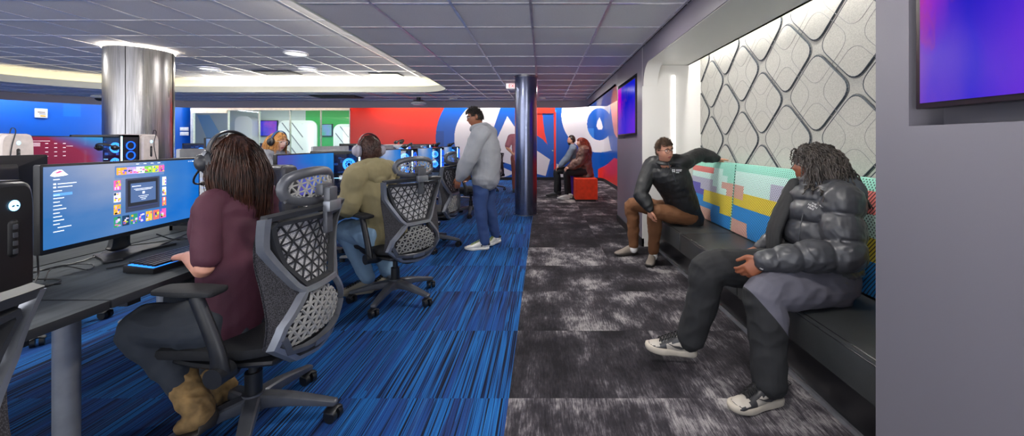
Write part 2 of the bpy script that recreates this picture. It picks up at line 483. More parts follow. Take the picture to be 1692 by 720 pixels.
# ================================================================ back wall with the painted mural
YB = 13.3
def mural(px, py):
    u = (px - 700) * 3; v = (py - 140) * 3
    if 652 < u: 
        if u < 660 and v > 124: return 5
        if inpoly(u, v, [(872, 160), (861, 180), (856, 205), (866, 222), (882, 222), (889, 210), (882, 185)]): return 2
        e = ((u - 872) / 62) ** 2 + ((v - 195) / 80) ** 2
        if inpoly(u, v, [(865, 418), (905, 398), (930, 375), (945, 362), (970, 372), (1300, 372), (1300, 700), (862, 700)]): return 3
        if inpoly(u, v, [(925, 90), (1000, 40), (1300, 30), (1300, 240), (958, 262), (945, 240), (935, 180)]): return 4 if v < 200 else 4
        if e < 1: return 0 if u > 845 or v < 215 else 5
        if (u - 868) ** 2 + (v - 150) ** 2 < 185 ** 2:
            if inpoly(u, v, [(905, 250), (914, 244), (928, 322), (1100, 340), (1100, 60), (925, 60), (925, 120)]): return 0
            return 2
        if inpoly(u, v, [(655, 388), (702, 412), (694, 470), (655, 472)]): return 2
        if inpoly(u, v, [(735, 228), (790, 318), (770, 400), (760, 480), (700, 480), (690, 400)]): return 1
        return 0
    if u > 540:
        if 646 < u or (v < 136 and u > 560): return 3
        if inpoly(u, v, [(540, 130), (588, 130), (592, 180), (600, 240), (614, 297), (590, 270), (560, 250), (540, 230)]): return 3
        if inpoly(u, v, [(540, 316), (567, 330), (627, 370), (605, 452), (540, 436)]): return 2
        if inpoly(u, v, [(627, 400), (650, 382), (650, 480), (612, 480)]): return 1
        return 0
    r = math.hypot(u - 350, v - 265)
    if r > 290: return 3
    if r > 198: return 1 if (u < 100 and v > 230) else 0
    if inpoly(u, v, [(385, 100), (480, 100), (480, 250), (415, 155), (383, 225), (352, 290), (330, 270), (350, 205)]): return 0
    if inpoly(u, v, [(300, 340), (385, 380), (480, 412), (480, 450), (385, 405), (300, 372)]): return 0
    return 2
curve = [(-6.62 + .0135 * i, YB) for i in range(int((1.45 + 6.62) / .0135) + 1)]
k = 64
curve += [(1.45 + .6 * math.sin(PI / 2 * i / k), YB - .6 + .6 * math.cos(PI / 2 * i / k)) for i in range(1, k + 1)]
yy = YB - .6
while yy > 5.2:
    yy -= .03; curve.append((2.05, yy))
bm = NB()
zs = [.0135 * i for i in range(int(2.55 / .0135))] + [2.56, 2.92]
prev = None
for (x, y) in curve:
    colv = [bm.verts.new((x, y, z)) for z in zs]
    if prev:
        mx, my = (x + px0) / 2, (y + py0) / 2
        for i in range(len(zs) - 1):
            zc = (zs[i] + zs[i + 1]) / 2
            f = bm.faces.new((prev[i], colv[i], colv[i + 1], prev[i + 1]))
            f.material_index = mural(896 + F * mx / my, 235 - F * (zc - H) / my)
            f.smooth = True
    prev = colv; px0, py0 = x, y
struct('wall_back', bm, MUR, True)
bm = NB(); ribbon(bm, curve[::3], .015, .0, .015, .10); ribbon(bm, curve[::3], .015, .10, -.0, .10)
struct('baseboard_back', bm, BLACK)
# painted door in the mural wall: red frame, lever
bm = NB(); W = lambda px: (px - 896) * YB / F
for a, b, z0, z1 in ((916.5, 918.5, 0, 2.32), (884, 918.5, 2.30, 2.34)):
    box2(bm, (W(a), YB - .03, z0), (W(b), YB + .01, z1))
dr = struct('door_1', bm, M_RED)
bm = NB(); box2(bm, (W(912), YB - .05, 1.0), (W(915.5), YB - .02, 1.03)); cyl(bm, (W(915), YB - .05, 1.015), (W(915), YB, 1.015), .02)
obj('door_handle', bm, STEEL, dr)
# left blue wall, curving towards the camera
LW = [(-12.1, YB)] + arc(-12.1, 10.2, 3.1, PI / 2, PI, 14) + [(-15.25, 3), (-15.3, -3)]
bm = NB(); LWf = fine(LW)
zs = [0, .6, 1.2, 1.5, 1.8, 2.1, 2.92]
rows = [[bm.verts.new((p[0], p[1], z)) for z in zs] for p in LWf]
for i, (a, b) in enumerate(zip(rows, rows[1:])):
    for j in range(len(zs) - 1):
        f = bm.faces.new((a[j], b[j], b[j + 1], a[j + 1])); f.smooth = True
        f.material_index = 0 if j < 5 or i % 9 else 1
struct('wall_left', bm, [M_BLUE, m_paint('mural blue facet', '#1263bd', .32)], True)
# glass front of the room behind
X0, X1 = -12.1, -6.62
bm = NB()
for x in (-12.1, -10.83, -9.77, -8.70, -7.64, -6.64):
    w = .09 if x == -12.1 else .02
    box2(bm, (x, YB - .04, 0), (x + w, YB + .04, 2.46))
box2(bm, (X0, YB - .05, 2.40), (X1, YB + .05, 2.47)); box2(bm, (X0, YB - .05, 0), (X1, YB + .05, .08))
wn = struct('window_1', bm, mat('white aluminium frame', '#cfd2d2', .35, .3), False)
gl = bpy.data.materials.new('clear glass'); t = NT(gl)
g = t.n('BsdfGlass', i_Roughness=.0, i_IOR=1.1); g.inputs[0].default_value = (.93, .97, .95, 1)
tr = t.n('BsdfTransparent'); tr.inputs[0].default_value = (.93, .97, .95, 1); gs = t.n('BsdfGlossy', i_Roughness=.02)
mx = t.n('MixShader'); mx.inputs[0].default_value = .07; t.t.links.new(tr.outputs[0], mx.inputs[1]); t.t.links.new(gs.outputs[0], mx.inputs[2]); t.t.links.new(mx.outputs[0], t.out.inputs[0])
xs = [-12.01, -10.83, -9.77, -8.70, -7.64, -6.64]
for a, b in zip(xs, xs[1:]):
    bm = NB(); box2(bm, (a + .02, YB - .008, .08), (b, YB + .004, 2.40)); obj('glass_pane', bm, gl, wn, False)
bm = NB(); box2(bm, (X0 + .1, YB - .10, 2.30), (-10.83, YB - .05, 2.42)); obj('roller_blind', bm, mat('white blind cassette', '#e8e8e4', .5), wn, False)
bm = NB(); box2(bm, (-12.1, YB, 2.47), (-6.62, YB + .06, 2.92)); struct('wall_back', bm, FASC, False)
# room behind the glass
YI = 16.6
Wi = lambda px, y=YI: (px - 896) * y / F
Zi = lambda py, y=YI: H + (235 - py) * y / F
GRN = m_paint('green wall paint', '#27a043', .4); PALE = m_paint('pale grey wall paint', '#b9c1bd', .5); SKYB = m_paint('pale blue wall paint', '#7ea9cf', .5)
bm = NB(); box2(bm, (-16.2, YI, 0), (Wi(505), YI + .1, 2.92), 0); box2(bm, (Wi(505), YI, 0), (-5.5, YI + .1, 2.92), 1)
box2(bm, (-5.6, YB + .02, 0), (-5.5, YI, 2.92), 1); box2(bm, (-16.3, YB, 0), (-16.2, YI, 2.92), 0)
prism(bm, [(Wi(326), Zi(190)), (Wi(346), Zi(190)), (Wi(375), Zi(240)), (Wi(375), 0), (Wi(365), 0)], YI - .01, YI + .01, 'y', 2)
struct('wall_inner', bm, [PALE, GRN, SKYB], False)
bm = NB(); prism(bm, rrect(Wi(400), 0, Wi(428), Zi(193), .25), YI - .4, YI + .02, 'y', 0); struct('trim_5', bm, WHITE)
def inner_niche(n, a, b, topy):
    bm = NB(); prism(bm, rrect(Wi(a), .3, Wi(b), Zi(topy), .3), YI - .06, YI + .02, 'y', 0)
    o = struct('trim_%d' % n, bm, m_paint('bright niche paint', '#e9ece8', .5))
    bm = NB(); z0, z1 = .6, Zi(topy) - .1; x0, x1 = Wi(a) + .1, Wi(b) - .6 * (1 if b - a > 40 else .2)
    P = rrect(x0, z0, x1, z1, .1)
    for s in (1,):
        c = -6
        while c < 12:
            for a_, b_ in clip_line((x0 + c * .42, z0), (1, -1.3), P) + []:
                p = (x0 + c * .42 + a_, z0 - 1.3 * a_); q = (x0 + c * .42 + b_, z0 - 1.3 * b_)
                cyl(bm, (p[0], YI - .07, p[1]), (q[0], YI - .07, q[1]), .018, 6)
            c += 1
    obj('groove', bm, mat('dark groove line', '#6d6f74', .6), o)
inner_niche(6, 461, 525, 199); inner_niche(7, 552, 600, 205)
scr = m_swirl('violet wall screen picture', [(.1, C('#1a2cd8')), (.4, C('#5a2be0')), (.6, C('#a03ad0')), (.8, C('#3a48e8'))], .9)
for a, b, ty, by_, c in ((429, 459, 200, 224, scr), (531, 549, 206, 224, m_swirl('pale wall screen picture', [(.1, C('#63c9a8')), (.5, C('#8fb2ee')), (.9, C('#76d8b0'))], .9))):
    t_ = thing('wall_screen', 'violet lit wall screen behind the glass' if a == 429 else 'pale blue green wall screen behind the glass', 'screen', (Wi((a + b) / 2), YI - .05, Zi(by_)))
    bm = NB(); box2(bm, (Wi(a) - .03, YI - .06, Zi(by_) - .03), (Wi(b) + .03, YI - .001, Zi(ty) + .03)); obj('screen_frame', bm, BLACK, t_, False, True)
    bm = NB(); box2(bm, (Wi(a), YI - .075, Zi(by_)), (Wi(b), YI - .062, Zi(ty))); obj('screen', bm, c, t_, False, True)
bm = NB(); box2(bm, (Wi(514), YI - .11, .7), (Wi(515.4), YI - .07, Zi(206))); tag(obj('led_strip', bm, LEDW, smooth=False), 'vertical white light strip behind the glass', 'light strip')
bm = NB(); box2(bm, (-12.05, YB + .3, 2.88), (-6.8, YB + .5, 2.915)); tag(obj('ceiling_light', bm, emat('inner room light', '#f4fff8', 9.), smooth=False), 'long ceiling light inside the glass fronted room', 'ceiling light')
# a bench along the inner room with a green planter
t_ = thing('green_bench', 'green padded bench seen low through the glass', 'bench', (Wi(565), YI - .4, 0))
bm = NB(); box2(bm, (Wi(535), YI - .6, .42), (Wi(596), YI - .1, .55), bev=.03); obj('seat', bm, GRN, t_, None, True)
bm = NB(); box2(bm, (Wi(537), YI - .55, 0), (Wi(594), YI - .15, .42)); obj('base', bm, BLACK, t_, None, True)

# ================================================================ right side: screen wall, niche, near pier
XW = 1.25; YP = 1.445; YN = 4.81; YE = 6.42; ZN = 2.26; XB = 1.97
TVZ0, TVZ1 = 1.355, 2.215
def pier(bm, y0, y1, ry0, ry1, z1=2.92):
    """wall along X = XW from y0 to y1 with a recess ry0..ry1"""
    for a, b, z0, z2 in ((y0, ry0, 0, z1), (ry1, y1, 0, z1), (ry0, ry1, 0, TVZ0), (ry0, ry1, TVZ1, z1)):
        box2(bm, (XW, a, z0), (XW + .14, b, z2))
    box2(bm, (XW + .12, y0, 0), (XW + .16, y1, z1))
bm = NB(); pier(bm, YN + .02, YE - .02, 5.08, 6.36); box2(bm, (XW + .001, YN, 0), (2.1, YN + .02, 2.92), 1); box2(bm, (XW + .001, YE - .02, 0), (2.1, YE, 2.92))
struct('wall_right', bm, [LILAC, WHITE], False)
bm = NB(); pier(bm, -.6, YP - .02, .02, 1.315); box2(bm, (XW, YP - .02, 0), (2.3, YP, 2.92))
struct('wall_near', bm, GREYW, False)
bm = NB()
for y0, y1 in ((-.6, YP), (YN, YE)): box2(bm, (XW - .012, y0 - .0, 0), (XW + .02, y1, .10))
struct('baseboard_right', bm, BLACK, False)
def tv(y0, y1, label, m):
    zz0, zz1 = 1.41, 2.17
    t_ = thing('wall_screen', label, 'screen', (XW, (y0 + y1) / 2, zz0))
    bm = NB(); box2(bm, (XW - .004, y0, zz0), (XW + .045, y1, zz1), bev=.004); obj('screen_frame', bm, mat('bronze black bezel', '#2a2026', .35, .4), t_, None, True)
    bm = NB(); box2(bm, (XW - .007, y0 + .018, zz0 + .018), (XW - .003, y1 - .018, zz1 - .012)); obj('screen', bm, m, t_, False, True)
    bm = NB(); box2(bm, (XW + .045, y0 + .3, zz0 + .1), (XW + .12, y1 - .3, zz1 - .1)); obj('wall_bracket', bm, BLACK, t_, False, True)
def m_tv(name, flip, k=1.):
    m = bpy.data.materials.new(name); t = NT(m)
    tc = t.n('TexCoord'); sp = t.n('SeparateXYZ'); t.t.links.new(tc.outputs['Generated'], sp.inputs[0])
    a = t.math('SUBTRACT', 1., sp.outputs[1]) if flip else sp.outputs[1]     # a: 0 on the left as seen
    z = sp.outputs[2]; a = t.math('MULTIPLY', a, k)
    mp = t.n('Mapping'); t.t.links.new(tc.outputs['Generated'], mp.inputs[0]); mp.inputs['Scale'].default_value = (1, 1.6 * k ** .6, .75); mp.inputs['Rotation'].default_value = (.5, 0, 0)
    n1 = t.noise(mp, 2.6, 4, .5)
    n1 = t.math('SUBTRACT', n1, .5)
    u = t.math('ADD', a, t.math('MULTIPLY', n1, .55)); w = t.math('ADD', z, t.math('MULTIPLY', n1, .6))
    up = t.ramp(u, [(.0, C('#d400c4')), (.12, C('#b000c8')), (.32, C('#3c10c4')), (.5, C('#0612bc')), (1., C('#0a1cd0'))])
    lo = t.ramp(u, [(.0, C('#7d48c0')), (.2, C('#5a38cc')), (.5, C('#3a28d0')), (1., C('#6a2ad8'))])
    col = t.mix(t.ramp(w, [(.25, (0, 0, 0)), (.62, (1, 1, 1))]), lo, up)
    st = t.ramp(t.math('ADD', t.math('MULTIPLY', n1, 1.4), t.math('SUBTRACT', t.math('ADD', z, t.math('MULTIPLY', a, -.5)), .33)), [(.0, (0, 0, 0)), (.05, (.3,) * 3), (.14, (0, 0, 0))])
    col = t.mix(t.math('MULTIPLY', st, t.math('SUBTRACT', 1., a)), col, C('#b0486e'))
    e = t.n('Emission'); t.put(e.inputs[0], col); e.inputs[1].default_value = .95
    g = t.n('BsdfGlossy', i_Roughness=.2); g.inputs[0].default_value = (.012, .012, .012, 1)
    ad = t.n('AddShader'); t.t.links.new(e.outputs[0], ad.inputs[0]); t.t.links.new(g.outputs[0], ad.inputs[1]); t.t.links.new(ad.outputs[0], t.out.inputs[0])
    return m
tv(5.16, 6.34, 'flat wall screen glowing violet and pink on the far grey wall beside the bench niche', m_tv('far screen picture', True))
tv(.06, 1.287, 'large wall screen glowing blue and magenta, cut off at the upper right edge', m_tv('near screen picture', True, 3.8))
# fascia over the niche and its rounded portal
bm = NB()
def portal(bm, y0, y1, ztop, r, x0, x1, ends=(True, True)):
    """wall slab above an opening whose upper corners are rounded"""
    z2 = 2.92; k = 10
    P = [(y0, z2)]
    P += [(y0, ztop - r)] if ends[0] else [(y0, ztop)]
    if ends[0]: P += [(y0 + r - r * math.cos(PI / 2 * i / k), ztop - r + r * math.sin(PI / 2 * i / k)) for i in range(1, k + 1)]
    if ends[1]: P += [(y1 - r + r * math.sin(PI / 2 * i / k), ztop - r + r * math.cos(PI / 2 * i / k)) for i in range(0, k + 1)]
    else: P += [(y1, ztop)]
    P += [(y1, z2)]
    prism(bm, P, x0, x1, 'x')
portal(bm, YP + .001, YN - .001, ZN, .26, XW, XW + .16)
struct('wall_right', bm, LILAC)
bm = NB(); portal(bm, YP + .002, YN - .002, ZN - .004, .26, XW + .01, 1.44)
struct('trim_8', bm, WHITE)
bm = NB(); box2(bm, (XW + .1, YP, ZN), (1.83, YN, ZN + .03)); box2(bm, (1.80, YP, ZN), (1.83, YN, ZN + .12)); struct('ceiling', bm, WHITE, False)
bm = NB(); box2(bm, (1.86, YP, 2.60), (2.2, YN, 2.63)); struct('ceiling', bm, WHITE, False)
bm = NB(); box2(bm, (XB + .045, YP, 0), (XB + .12, YN, 2.92)); struct('wall_niche', bm, WHITE, False)
# small cove light over the felt wall and the vertical strip on the niche's end wall
bm = NB(); box2(bm, (1.80, YP + .05, ZN + .125), (1.825, YN - .05, ZN + .14)); tag(obj('led_strip', bm, LED, smooth=False), 'long white light strip above the felt diamond wall', 'light strip')
bm = NB(); box2(bm, (1.615, YN - .012, .55), (1.655, YN + .005, 2.13)); tag(obj('led_strip', bm, LEDW, smooth=False), 'vertical white light strip on the niche end wall', 'light strip')
# soffit beyond the screen wall
bm = NB(); portal(bm, YE, 10.9, ZF, .22, XW + .001, XW + .06, (True, False)); struct('trim_9', bm, FASC)
bm = NB(); box2(bm, (XW + .06, YE, ZF), (1.80, 10.7, ZF + .04)); struct('trim_10', bm, m_paint('glossy lilac soffit', '#a9a2b4', .16, .02), False)
# ceiling edge trim: dark gap and steel angle along the right
bm = NB(); box2(bm, (XW - .045, -3, ZC - .012), (XW - .02, 10.4, ZC + .02)); struct('trim_11', bm, TBAR, False)
bm = NB(); box2(bm, (XW - .02, -3, ZC - .006), (XW, 10.4, ZC + .02)); struct('trim_12', bm, DARKSLOT, False)

# ---------------------------------------------------------------- felt wall: rounded diamonds cut as grooves
def diamond(cy, cz, hw, hh, r, k=6):
    """rounded rhombus outline"""
    P = [V((hw, 0)), V((0, hh)), V((-hw, 0)), V((0, -hh))]; out = []
    for i in range(4):
        p = P[i]; a = (P[i - 1] - p).normalized(); b = (P[(i + 1) % 4] - p).normalized()
        s = p + a * r; e = p + b * r
        for j in range(k + 1):
            t = j / k; q = s * (1 - t) ** 2 + p * 2 * t * (1 - t) + e * t * t
            out.append((cy + q.x, cz + q.y))
    return out
DY, DZ = .345, .325; NY, NZ = 2.433, 1.655
wy0, wy1, wz0, wz1 = YP + .0, YN, .95, 2.60
bm = NB(); box2(bm, (XB + .012, wy0, wz0), (XB + .05, wy1, wz1))
wallp = tag(obj('acoustic_wall_panel', bm, FELT, smooth=False), 'grey felt wall panelling with grooved diamond lattice above the bench', 'wall panel')
def clipy(P):
    """clip a polygon to the panel rectangle"""
    for ax, lim, sg in ((0, wy0 + .003, 1), (0, wy1 - .003, -1), (1, wz0 + .003, 1), (1, wz1 - .003, -1)):
        out = []
        for i in range(len(P)):
            a, b = P[i - 1], P[i]
            ia, ib = (a[ax] - lim) * sg >= 0, (b[ax] - lim) * sg >= 0
            if ia != ib:
                t = (lim - a[ax]) / (b[ax] - a[ax]); out.append((a[0] + (b[0] - a[0]) * t, a[1] + (b[1] - a[1]) * t))
            if ib: out.append(b)
        P = out
        if len(P) < 3: return None
    return P
GRV = mat('dark felt groove', '#3c434b', .8); GRT = mat('thin felt groove', '#7f807f', .85)
bmF = NB(); bmG = NB(); bmT = NB()
def outline(bm, P, w, x0, x1, mi=0):
    n = len(P)
    for i in range(n):
        a, b = P[i], P[(i + 1) % n]
        if not all(wy0 < q[0] < wy1 and wz0 < q[1] < wz1 for q in (a, b)): continue
        cyl(bm, (x0, a[0], a[1]), (x0, b[0], b[1]), w, 6, mi=mi, cap=False)
for n in range(-6, 10):
    for m_ in range(-4, 5):
        cy, cz = NY + DY * n, NZ + DZ * m_
        if (n + m_) % 2:                                   # centre of a bold diamond
            P = diamond(cy, cz, DY - .027, DZ - .0255, .10)
            Q = clipy(P)
            if Q:
                prism(bmF, Q, XB + .002, XB + .013, 'x')
            outline(bmG, P, .0062, XB + .0065, 0)
            outline(bmG, diamond(cy, cz, DY - .014, DZ - .013, .105), .0016, XB + .0115, 0)
        else:                                              # thin lattice sits on the nodes of the bold one
            for q in (.035,):
                P = diamond(cy, cz, DY - q, DZ - q, .11)
                outline(bmT, P, .0022, XB + .003, 0)
obj('diamond_pad', bmF, FELT, wallp, None)
obj('bold_groove', bmG, GRV, wallp); obj('thin_groove', bmT, GRT, wallp)

# ---------------------------------------------------------------- bench
VIN = mat('black vinyl upholstery', '#2e3031', .40, var=.1, bump=.12, bs=150., Coat_Weight=.15, Coat_Roughness=.3)
GLK = mat('black glossy laminate', '#17171a', .3)
b0 = thing('banquette_bench', 'long black vinyl built-in bench under the felt wall', 'bench', (1.55, 3.1, 0))
ys = [YP + .02, 2.58, 3.66, YN - .02]
for i, (a, b) in enumerate(zip(ys, ys[1:])):
    bm = NB(); box2(bm, (1.30, a + .004, .262), (1.84, b - .004, .44), bev=.016)
    c = obj('seat_cushion', bm, VIN, b0, None, True)
    bm = NB(); tube(bm, [(1.317, a + .03, .4405), (1.317, b - .03, .4405)], .0035, 6, 1, lin=True, cap=False)
    tube(bm, [(1.302, a + .02, .425), (1.302, b - .02, .425)], .003, 6, 1, lin=True, cap=False)
    obj('piping', bm, GLK, c, None, False).data.transform(Matrix.Translation(-b0.location))
bm = NB(); prism(bm, [(1.33, .262), (1.95, .262), (1.95, 0), (1.41, 0), (1.40, .03), (1.335, .23)], YP + .01, YN - .01, 'y')
obj('base', bm, GLK, b0, None, True)
bm = NB(); box2(bm, (1.385, YP + .01, 0), (1.41, YN - .01, .022)); obj('kick_strip', bm, mat('brushed aluminium strip', '#9b9ca2', .35, .7), b0, None, True)
bm = NB(); box2(bm, (1.84, YP + .01, .26), (1.95, YN - .01, .437)); obj('back_rail', bm, DARKSLOT, b0, None, True)
def m_hatch(name, col):
    m = bpy.data.materials.new(name); t = NT(m)
    sp = t.n('SeparateXYZ'); g = t.n('NewGeometry'); t.put(sp.inputs[0], g.outputs['Position'])
    a = t.math('ADD', sp.outputs[1], t.math('MULTIPLY', sp.outputs[2], .8))
    w = t.math('FRACT', t.math('MULTIPLY', a, 46.)); b = t.math('SUBTRACT', sp.outputs[1], t.math('MULTIPLY', sp.outputs[2], .8))
    w2 = t.math('FRACT', t.math('MULTIPLY', b, 46.))
    st = t.math('GREATER_THAN', w, .62); dots = t.math('MULTIPLY', t.math('LESS_THAN', w, .5), t.math('LESS_THAN', w2, .5))
    f = st if 'dot' not in name else dots
    col_ = t.mix(t.math('MULTIPLY', f, .88), C(col), (.012, .014, .016))
    t.bsdf(col_, .9, 0., t.bump(t.noise(g.outputs['Position'], 300., 2), .3, .002)); return m
FAB = {'m': m_hatch('mint dot weave', '#8fd0bd'), 'r': m_hatch('coral weave', '#e07a74'), 'l': m_hatch('lavender dot weave', '#a7a6bb'), 'y': m_hatch('yellow weave', '#d8c53a'),
       'b': m_hatch('blue weave', '#1f86cf'), 'k': m_hatch('beige weave', '#d6a79a'), 'v': m_hatch('violet weave', '#5a54b0'), 't': m_hatch('pale teal dot weave', '#bfe0d8')}
KEYS = list(FAB)
PAT = [['mmmmmmmmmm', 'rrrrrrttmm', 'tttttttttm', 'llllllttkk', 'vvvllllttk', 'vvvvyyyyyy', 'bbbbyyyyyy', 'bbbbbbbbyy', 'bbkkkkbbbb', 'bbkkkkbbbb'],
       ['mmmmmmmmmm', 'ttttttttmm', 'ttttttllll', 'kkttttllll', 'kkyyyyyyyy', 'yyyyyyyyyy', 'bbbbbbbbyy', 'bbbbbbbbbb', 'kkkbbbbbbb', 'kkkbbbbbbb'],
       ['mmmmmmmmmm', 'rrrrrrmmmm', 'rrrrrrrttt', 'tttttttttt', 'tttttttmmm', 'yyyyyyyyyy', 'yyyyyyyykk', 'bbbbbbbbbb', 'bbbbbbkkkk', 'bbbbbbkkkk']]
labs = ['coloured block patterned back cushion behind the man in the brown trousers', 'middle patterned back cushion between the two seated men', 'patterned back cushion behind the puffer jacket, nearest the camera']
for i, (a, b) in enumerate(((3.735, 4.76), (2.70, 3.715), (1.49, 2.68))):
    bm = NB(); nu, nv = 20, 20
    def q(u, v, off):
        y = b + (a - b) * u; z = .45 + .64 * v
        bul = .018 * (1 - abs(2 * u - 1) ** 6) * (1 - abs(2 * v - 1) ** 6)
        x = 1.815 + .055 * v - bul
        return (x + off, y, z) if not off else (x + .085 - .0 + bul, y, z)
    Fv = [[bm.verts.new(q(j / nu, k_ / nv, 0)) for k_ in range(nv + 1)] for j in range(nu + 1)]
    Bv = [[bm.verts.new(q(j / nu, k_ / nv, 1)) for k_ in range(nv + 1)] for j in range(nu + 1)]
    for j in range(nu):
        for k_ in range(nv):
            ch = PAT[i][9 - k_ // 2][min(9, j // 2)]
            for G in (Fv, Bv):
                f = bm.faces.new((G[j][k_], G[j + 1][k_], G[j + 1][k_ + 1], G[j][k_ + 1])); f.material_index = KEYS.index(ch)
    def edge(L1, L2):
        for s_ in range(len(L1) - 1):
            f = bm.faces.new((L1[s_], L1[s_ + 1], L2[s_ + 1], L2[s_])); f.material_index = 0
    edge([r[0] for r in Fv], [r[0] for r in Bv]); edge([r[-1] for r in Fv], [r[-1] for r in Bv]); edge(Fv[0], Bv[0]); edge(Fv[-1], Bv[-1])
    tag(obj('back_cushion', bm, [FAB[x] for x in KEYS]), labs[i], 'cushion', 'patterned back cushions along the bench')

# ---------------------------------------------------------------- columns
cx, cy = -.295, 6.97
bm = NB(); cyl(bm, (cx, cy, 0), (cx, cy, ZC), .2, 64); struct('column', bm, mat('blue tinted steel', '#767c94', .24, .95, var=.04), None)  # blue tint in the base colour stands in for the carpet's reflection
bm = NB(); cyl(bm, (cx, cy, ZC - .03), (cx, cy, ZC + .01), .215, 64); cyl(bm, (cx, cy, 0), (cx, cy, .015), .204, 64); struct('trim_13', bm, STEEL, None)
cx, cy = -6.5, 6.23
bm = NB(); cyl(bm, (cx, cy, 0), (cx, cy, ZR - .03), .41, 72)
struct('column', bm, STEEL, None)
bm = NB()
for a in (-1.15, .4): box(bm, (cx + .411 * math.cos(a), cy + .411 * math.sin(a), 1.4), (.008, .008, 2.76), Matrix.Rotation(a, 3, 'Z'))
struct('trim_14', bm, DARKSLOT, False)
bm = NB(); cyl(bm, (cx, cy, ZR - .04), (cx, cy, ZR - .028), .425, 72); tag(obj('column_light_ring', bm, LED), 'ring of white light around the top of the wide steel column', 'light ring')

# ---------------------------------------------------------------- ceiling fittings
WT = mat('white plastic', '#d8d8d8', .4); DL = emat('downlight lens', '#f2f4ff', 2.2)
for i, (x, y, z, lb) in enumerate(((-4.15, 6.5, ZR, 'round recessed ceiling light nearest the camera, over the desks'), (-4.77, 7.84, ZR, 'round ceiling light farther back, right of the pair above the desks'), (-6.77, 7.84, ZR, 'round ceiling light just right of the wide steel column'),
                                (-3.4, 3.4, ZR, 'round recessed ceiling light high over the front desks'), (-6.2, 3.6, ZR, 'round recessed ceiling light over the left desks'))):
    if i > 2: continue
    t_ = thing('ceiling_light', lb, 'ceiling light', (x, y, z - .02), group='round lights in the raised ceiling')
    bm = NB(); tube(bm, [(.17 * math.cos(a), .17 * math.sin(a), .0) for a in [2 * PI * j / 32 for j in range(33)]], .015, 8, 1, lin=True, cap=False); obj('trim_ring', bm, WT, t_)
    bm = NB(); cyl(bm, (0, 0, .005), (0, 0, .015), .16, 32); obj('lens', bm, DL, t_)
for x, y, z, w, h, lb, mm in ((-3.45, 8.55, ZR, .6, .34, 'white square air grille in the raised ceiling', WT), (-5.3, 9.97, ZC, 1.1, .5, 'dark air vent in the reddish far ceiling', BLACK), (-5.7, 8.3, ZR, .75, .4, 'grey air vent in the raised ceiling', mat('grey vent', '#6c6a70', .6))):
    t_ = thing('ceiling_vent', lb, 'vent', (x, y, z - .012))
    bm = NB(); box(bm, (0, 0, 0), (w + .05, h + .05, .012)); obj('frame', bm, BLACK, t_)
    bm = NB()
    for k_ in range(9): box(bm, (0, -h / 2 + h * (k_ + .5) / 9, -.01), (w, h / 12, .012))
    obj('slat', bm, mm, t_)['kind'] = 'stuff'
t_ = thing('projector', 'small ceiling projector hanging under the reddish far ceiling', 'projector', (-3.27, 10.2, ZC - .16))
bm = NB(); ell(bm, (0, 0, .0), (.2, .2, .05)); cyl(bm, (0, 0, -.05), (0, 0, -.02), .14, 24); obj('body', bm, WT, t_)
bm = NB(); cyl(bm, (0, 0, .03), (0, 0, .16), .05); box(bm, (0, 0, .08), (.26, .12, .02)); obj('mount', bm, BLACK, t_)
t_ = thing('security_camera', 'white ceiling security camera left of the wide steel column', 'camera', (-11.25, 9.8, ZC - .01))
bm = NB(); ell(bm, (0, 0, -.02), (.16, .16, .05)); obj('housing', bm, WT, t_)
bm = NB(); ell(bm, (0, 0, -.06), (.09, .09, .07)); obj('dome', bm, BLACK, t_)
t_ = thing('exit_sign', 'white ceiling exit sign with red letters beside the column', 'sign', (-.58, 7.8, ZC - .055))
bm = NB(); box(bm, (0, 0, .0), (.30, .04, .10), bev=.006); obj('housing', bm, emat('exit face', '#f3f0ee', .7), t_)
text('lettering', 'EXIT', emat('exit red', '#e01020', 1.4), .10, frame((1, 0, 0), (0, 0, 1), (0, -1, 0), (0, -.022, 0)), t_)
bm = NB(); cyl(bm, (0, 0, .045), (0, 0, .055), .05); obj('canopy', bm, WT, t_)
for k_, (x, y) in enumerate(((-.32, 10.3), (-2.4, 10.4))):
    t_ = thing('smoke_detector', ('white smoke detector on the ceiling right of the column' , 'white smoke detector on the reddish far ceiling')[k_], 'smoke detector', (x if k_ else .0, y, ZC - .02))
    bm = NB(); cyl(bm, (0, 0, -.02), (0, 0, .02), .09, 24, .11); obj('body', bm, WT, t_)
# wall things on the blue wall
def on_left(px, z):
    # point of the blue wall seen along px
    for a, b in zip(LWf, LWf[1:]):
        pa, pb = 896 + F * a[0] / a[1] if a[1] > .5 else -9e9, 896 + F * b[0] / b[1] if b[1] > .5 else -9e9
        if (pa - px) * (pb - px) <= 0:
            t = (px - pa) / (pb - pa); p = V(a).lerp(V(b), t); d = (V(b) - V(a)).normalized()
            return V((p.x, p.y, z)), math.atan2(-d.y, -d.x)
p, rz = on_left(67, 0); d_ = p.y
p.z = H + (235 - 187) * d_ / F
t_ = thing('wall_alarm', 'white square alarm box on the blue wall', 'alarm', p, rz)
bm = NB(); box(bm, (0, -.03, 0), (.24, .05, .27), bev=.01); obj('housing', bm, WT, t_)
bm = NB(); box(bm, (.0, -.06, .03), (.14, .01, .03)); box(bm, (.02, -.06, -.02), (.12, .01, .02)); box(bm, (.03, -.06, -.08), (.1, .01, .04), mi=1); obj('marking', bm, [mat('brown print', '#7a5a48', .6), mat('amber lens', '#f0a030', .4)], t_)
t_ = thing('switch_plate', 'white double switch plate on the blue wall left of the glass room', 'switch', (-12.3, YB - .05, H + 18 * YB / F))
bm = NB(); box(bm, (0, 0, .08), (.28, .03, .12), bev=.005); box(bm, (0, 0, -.08), (.28, .03, .12), bev=.005); obj('plate', bm, WT, t_)
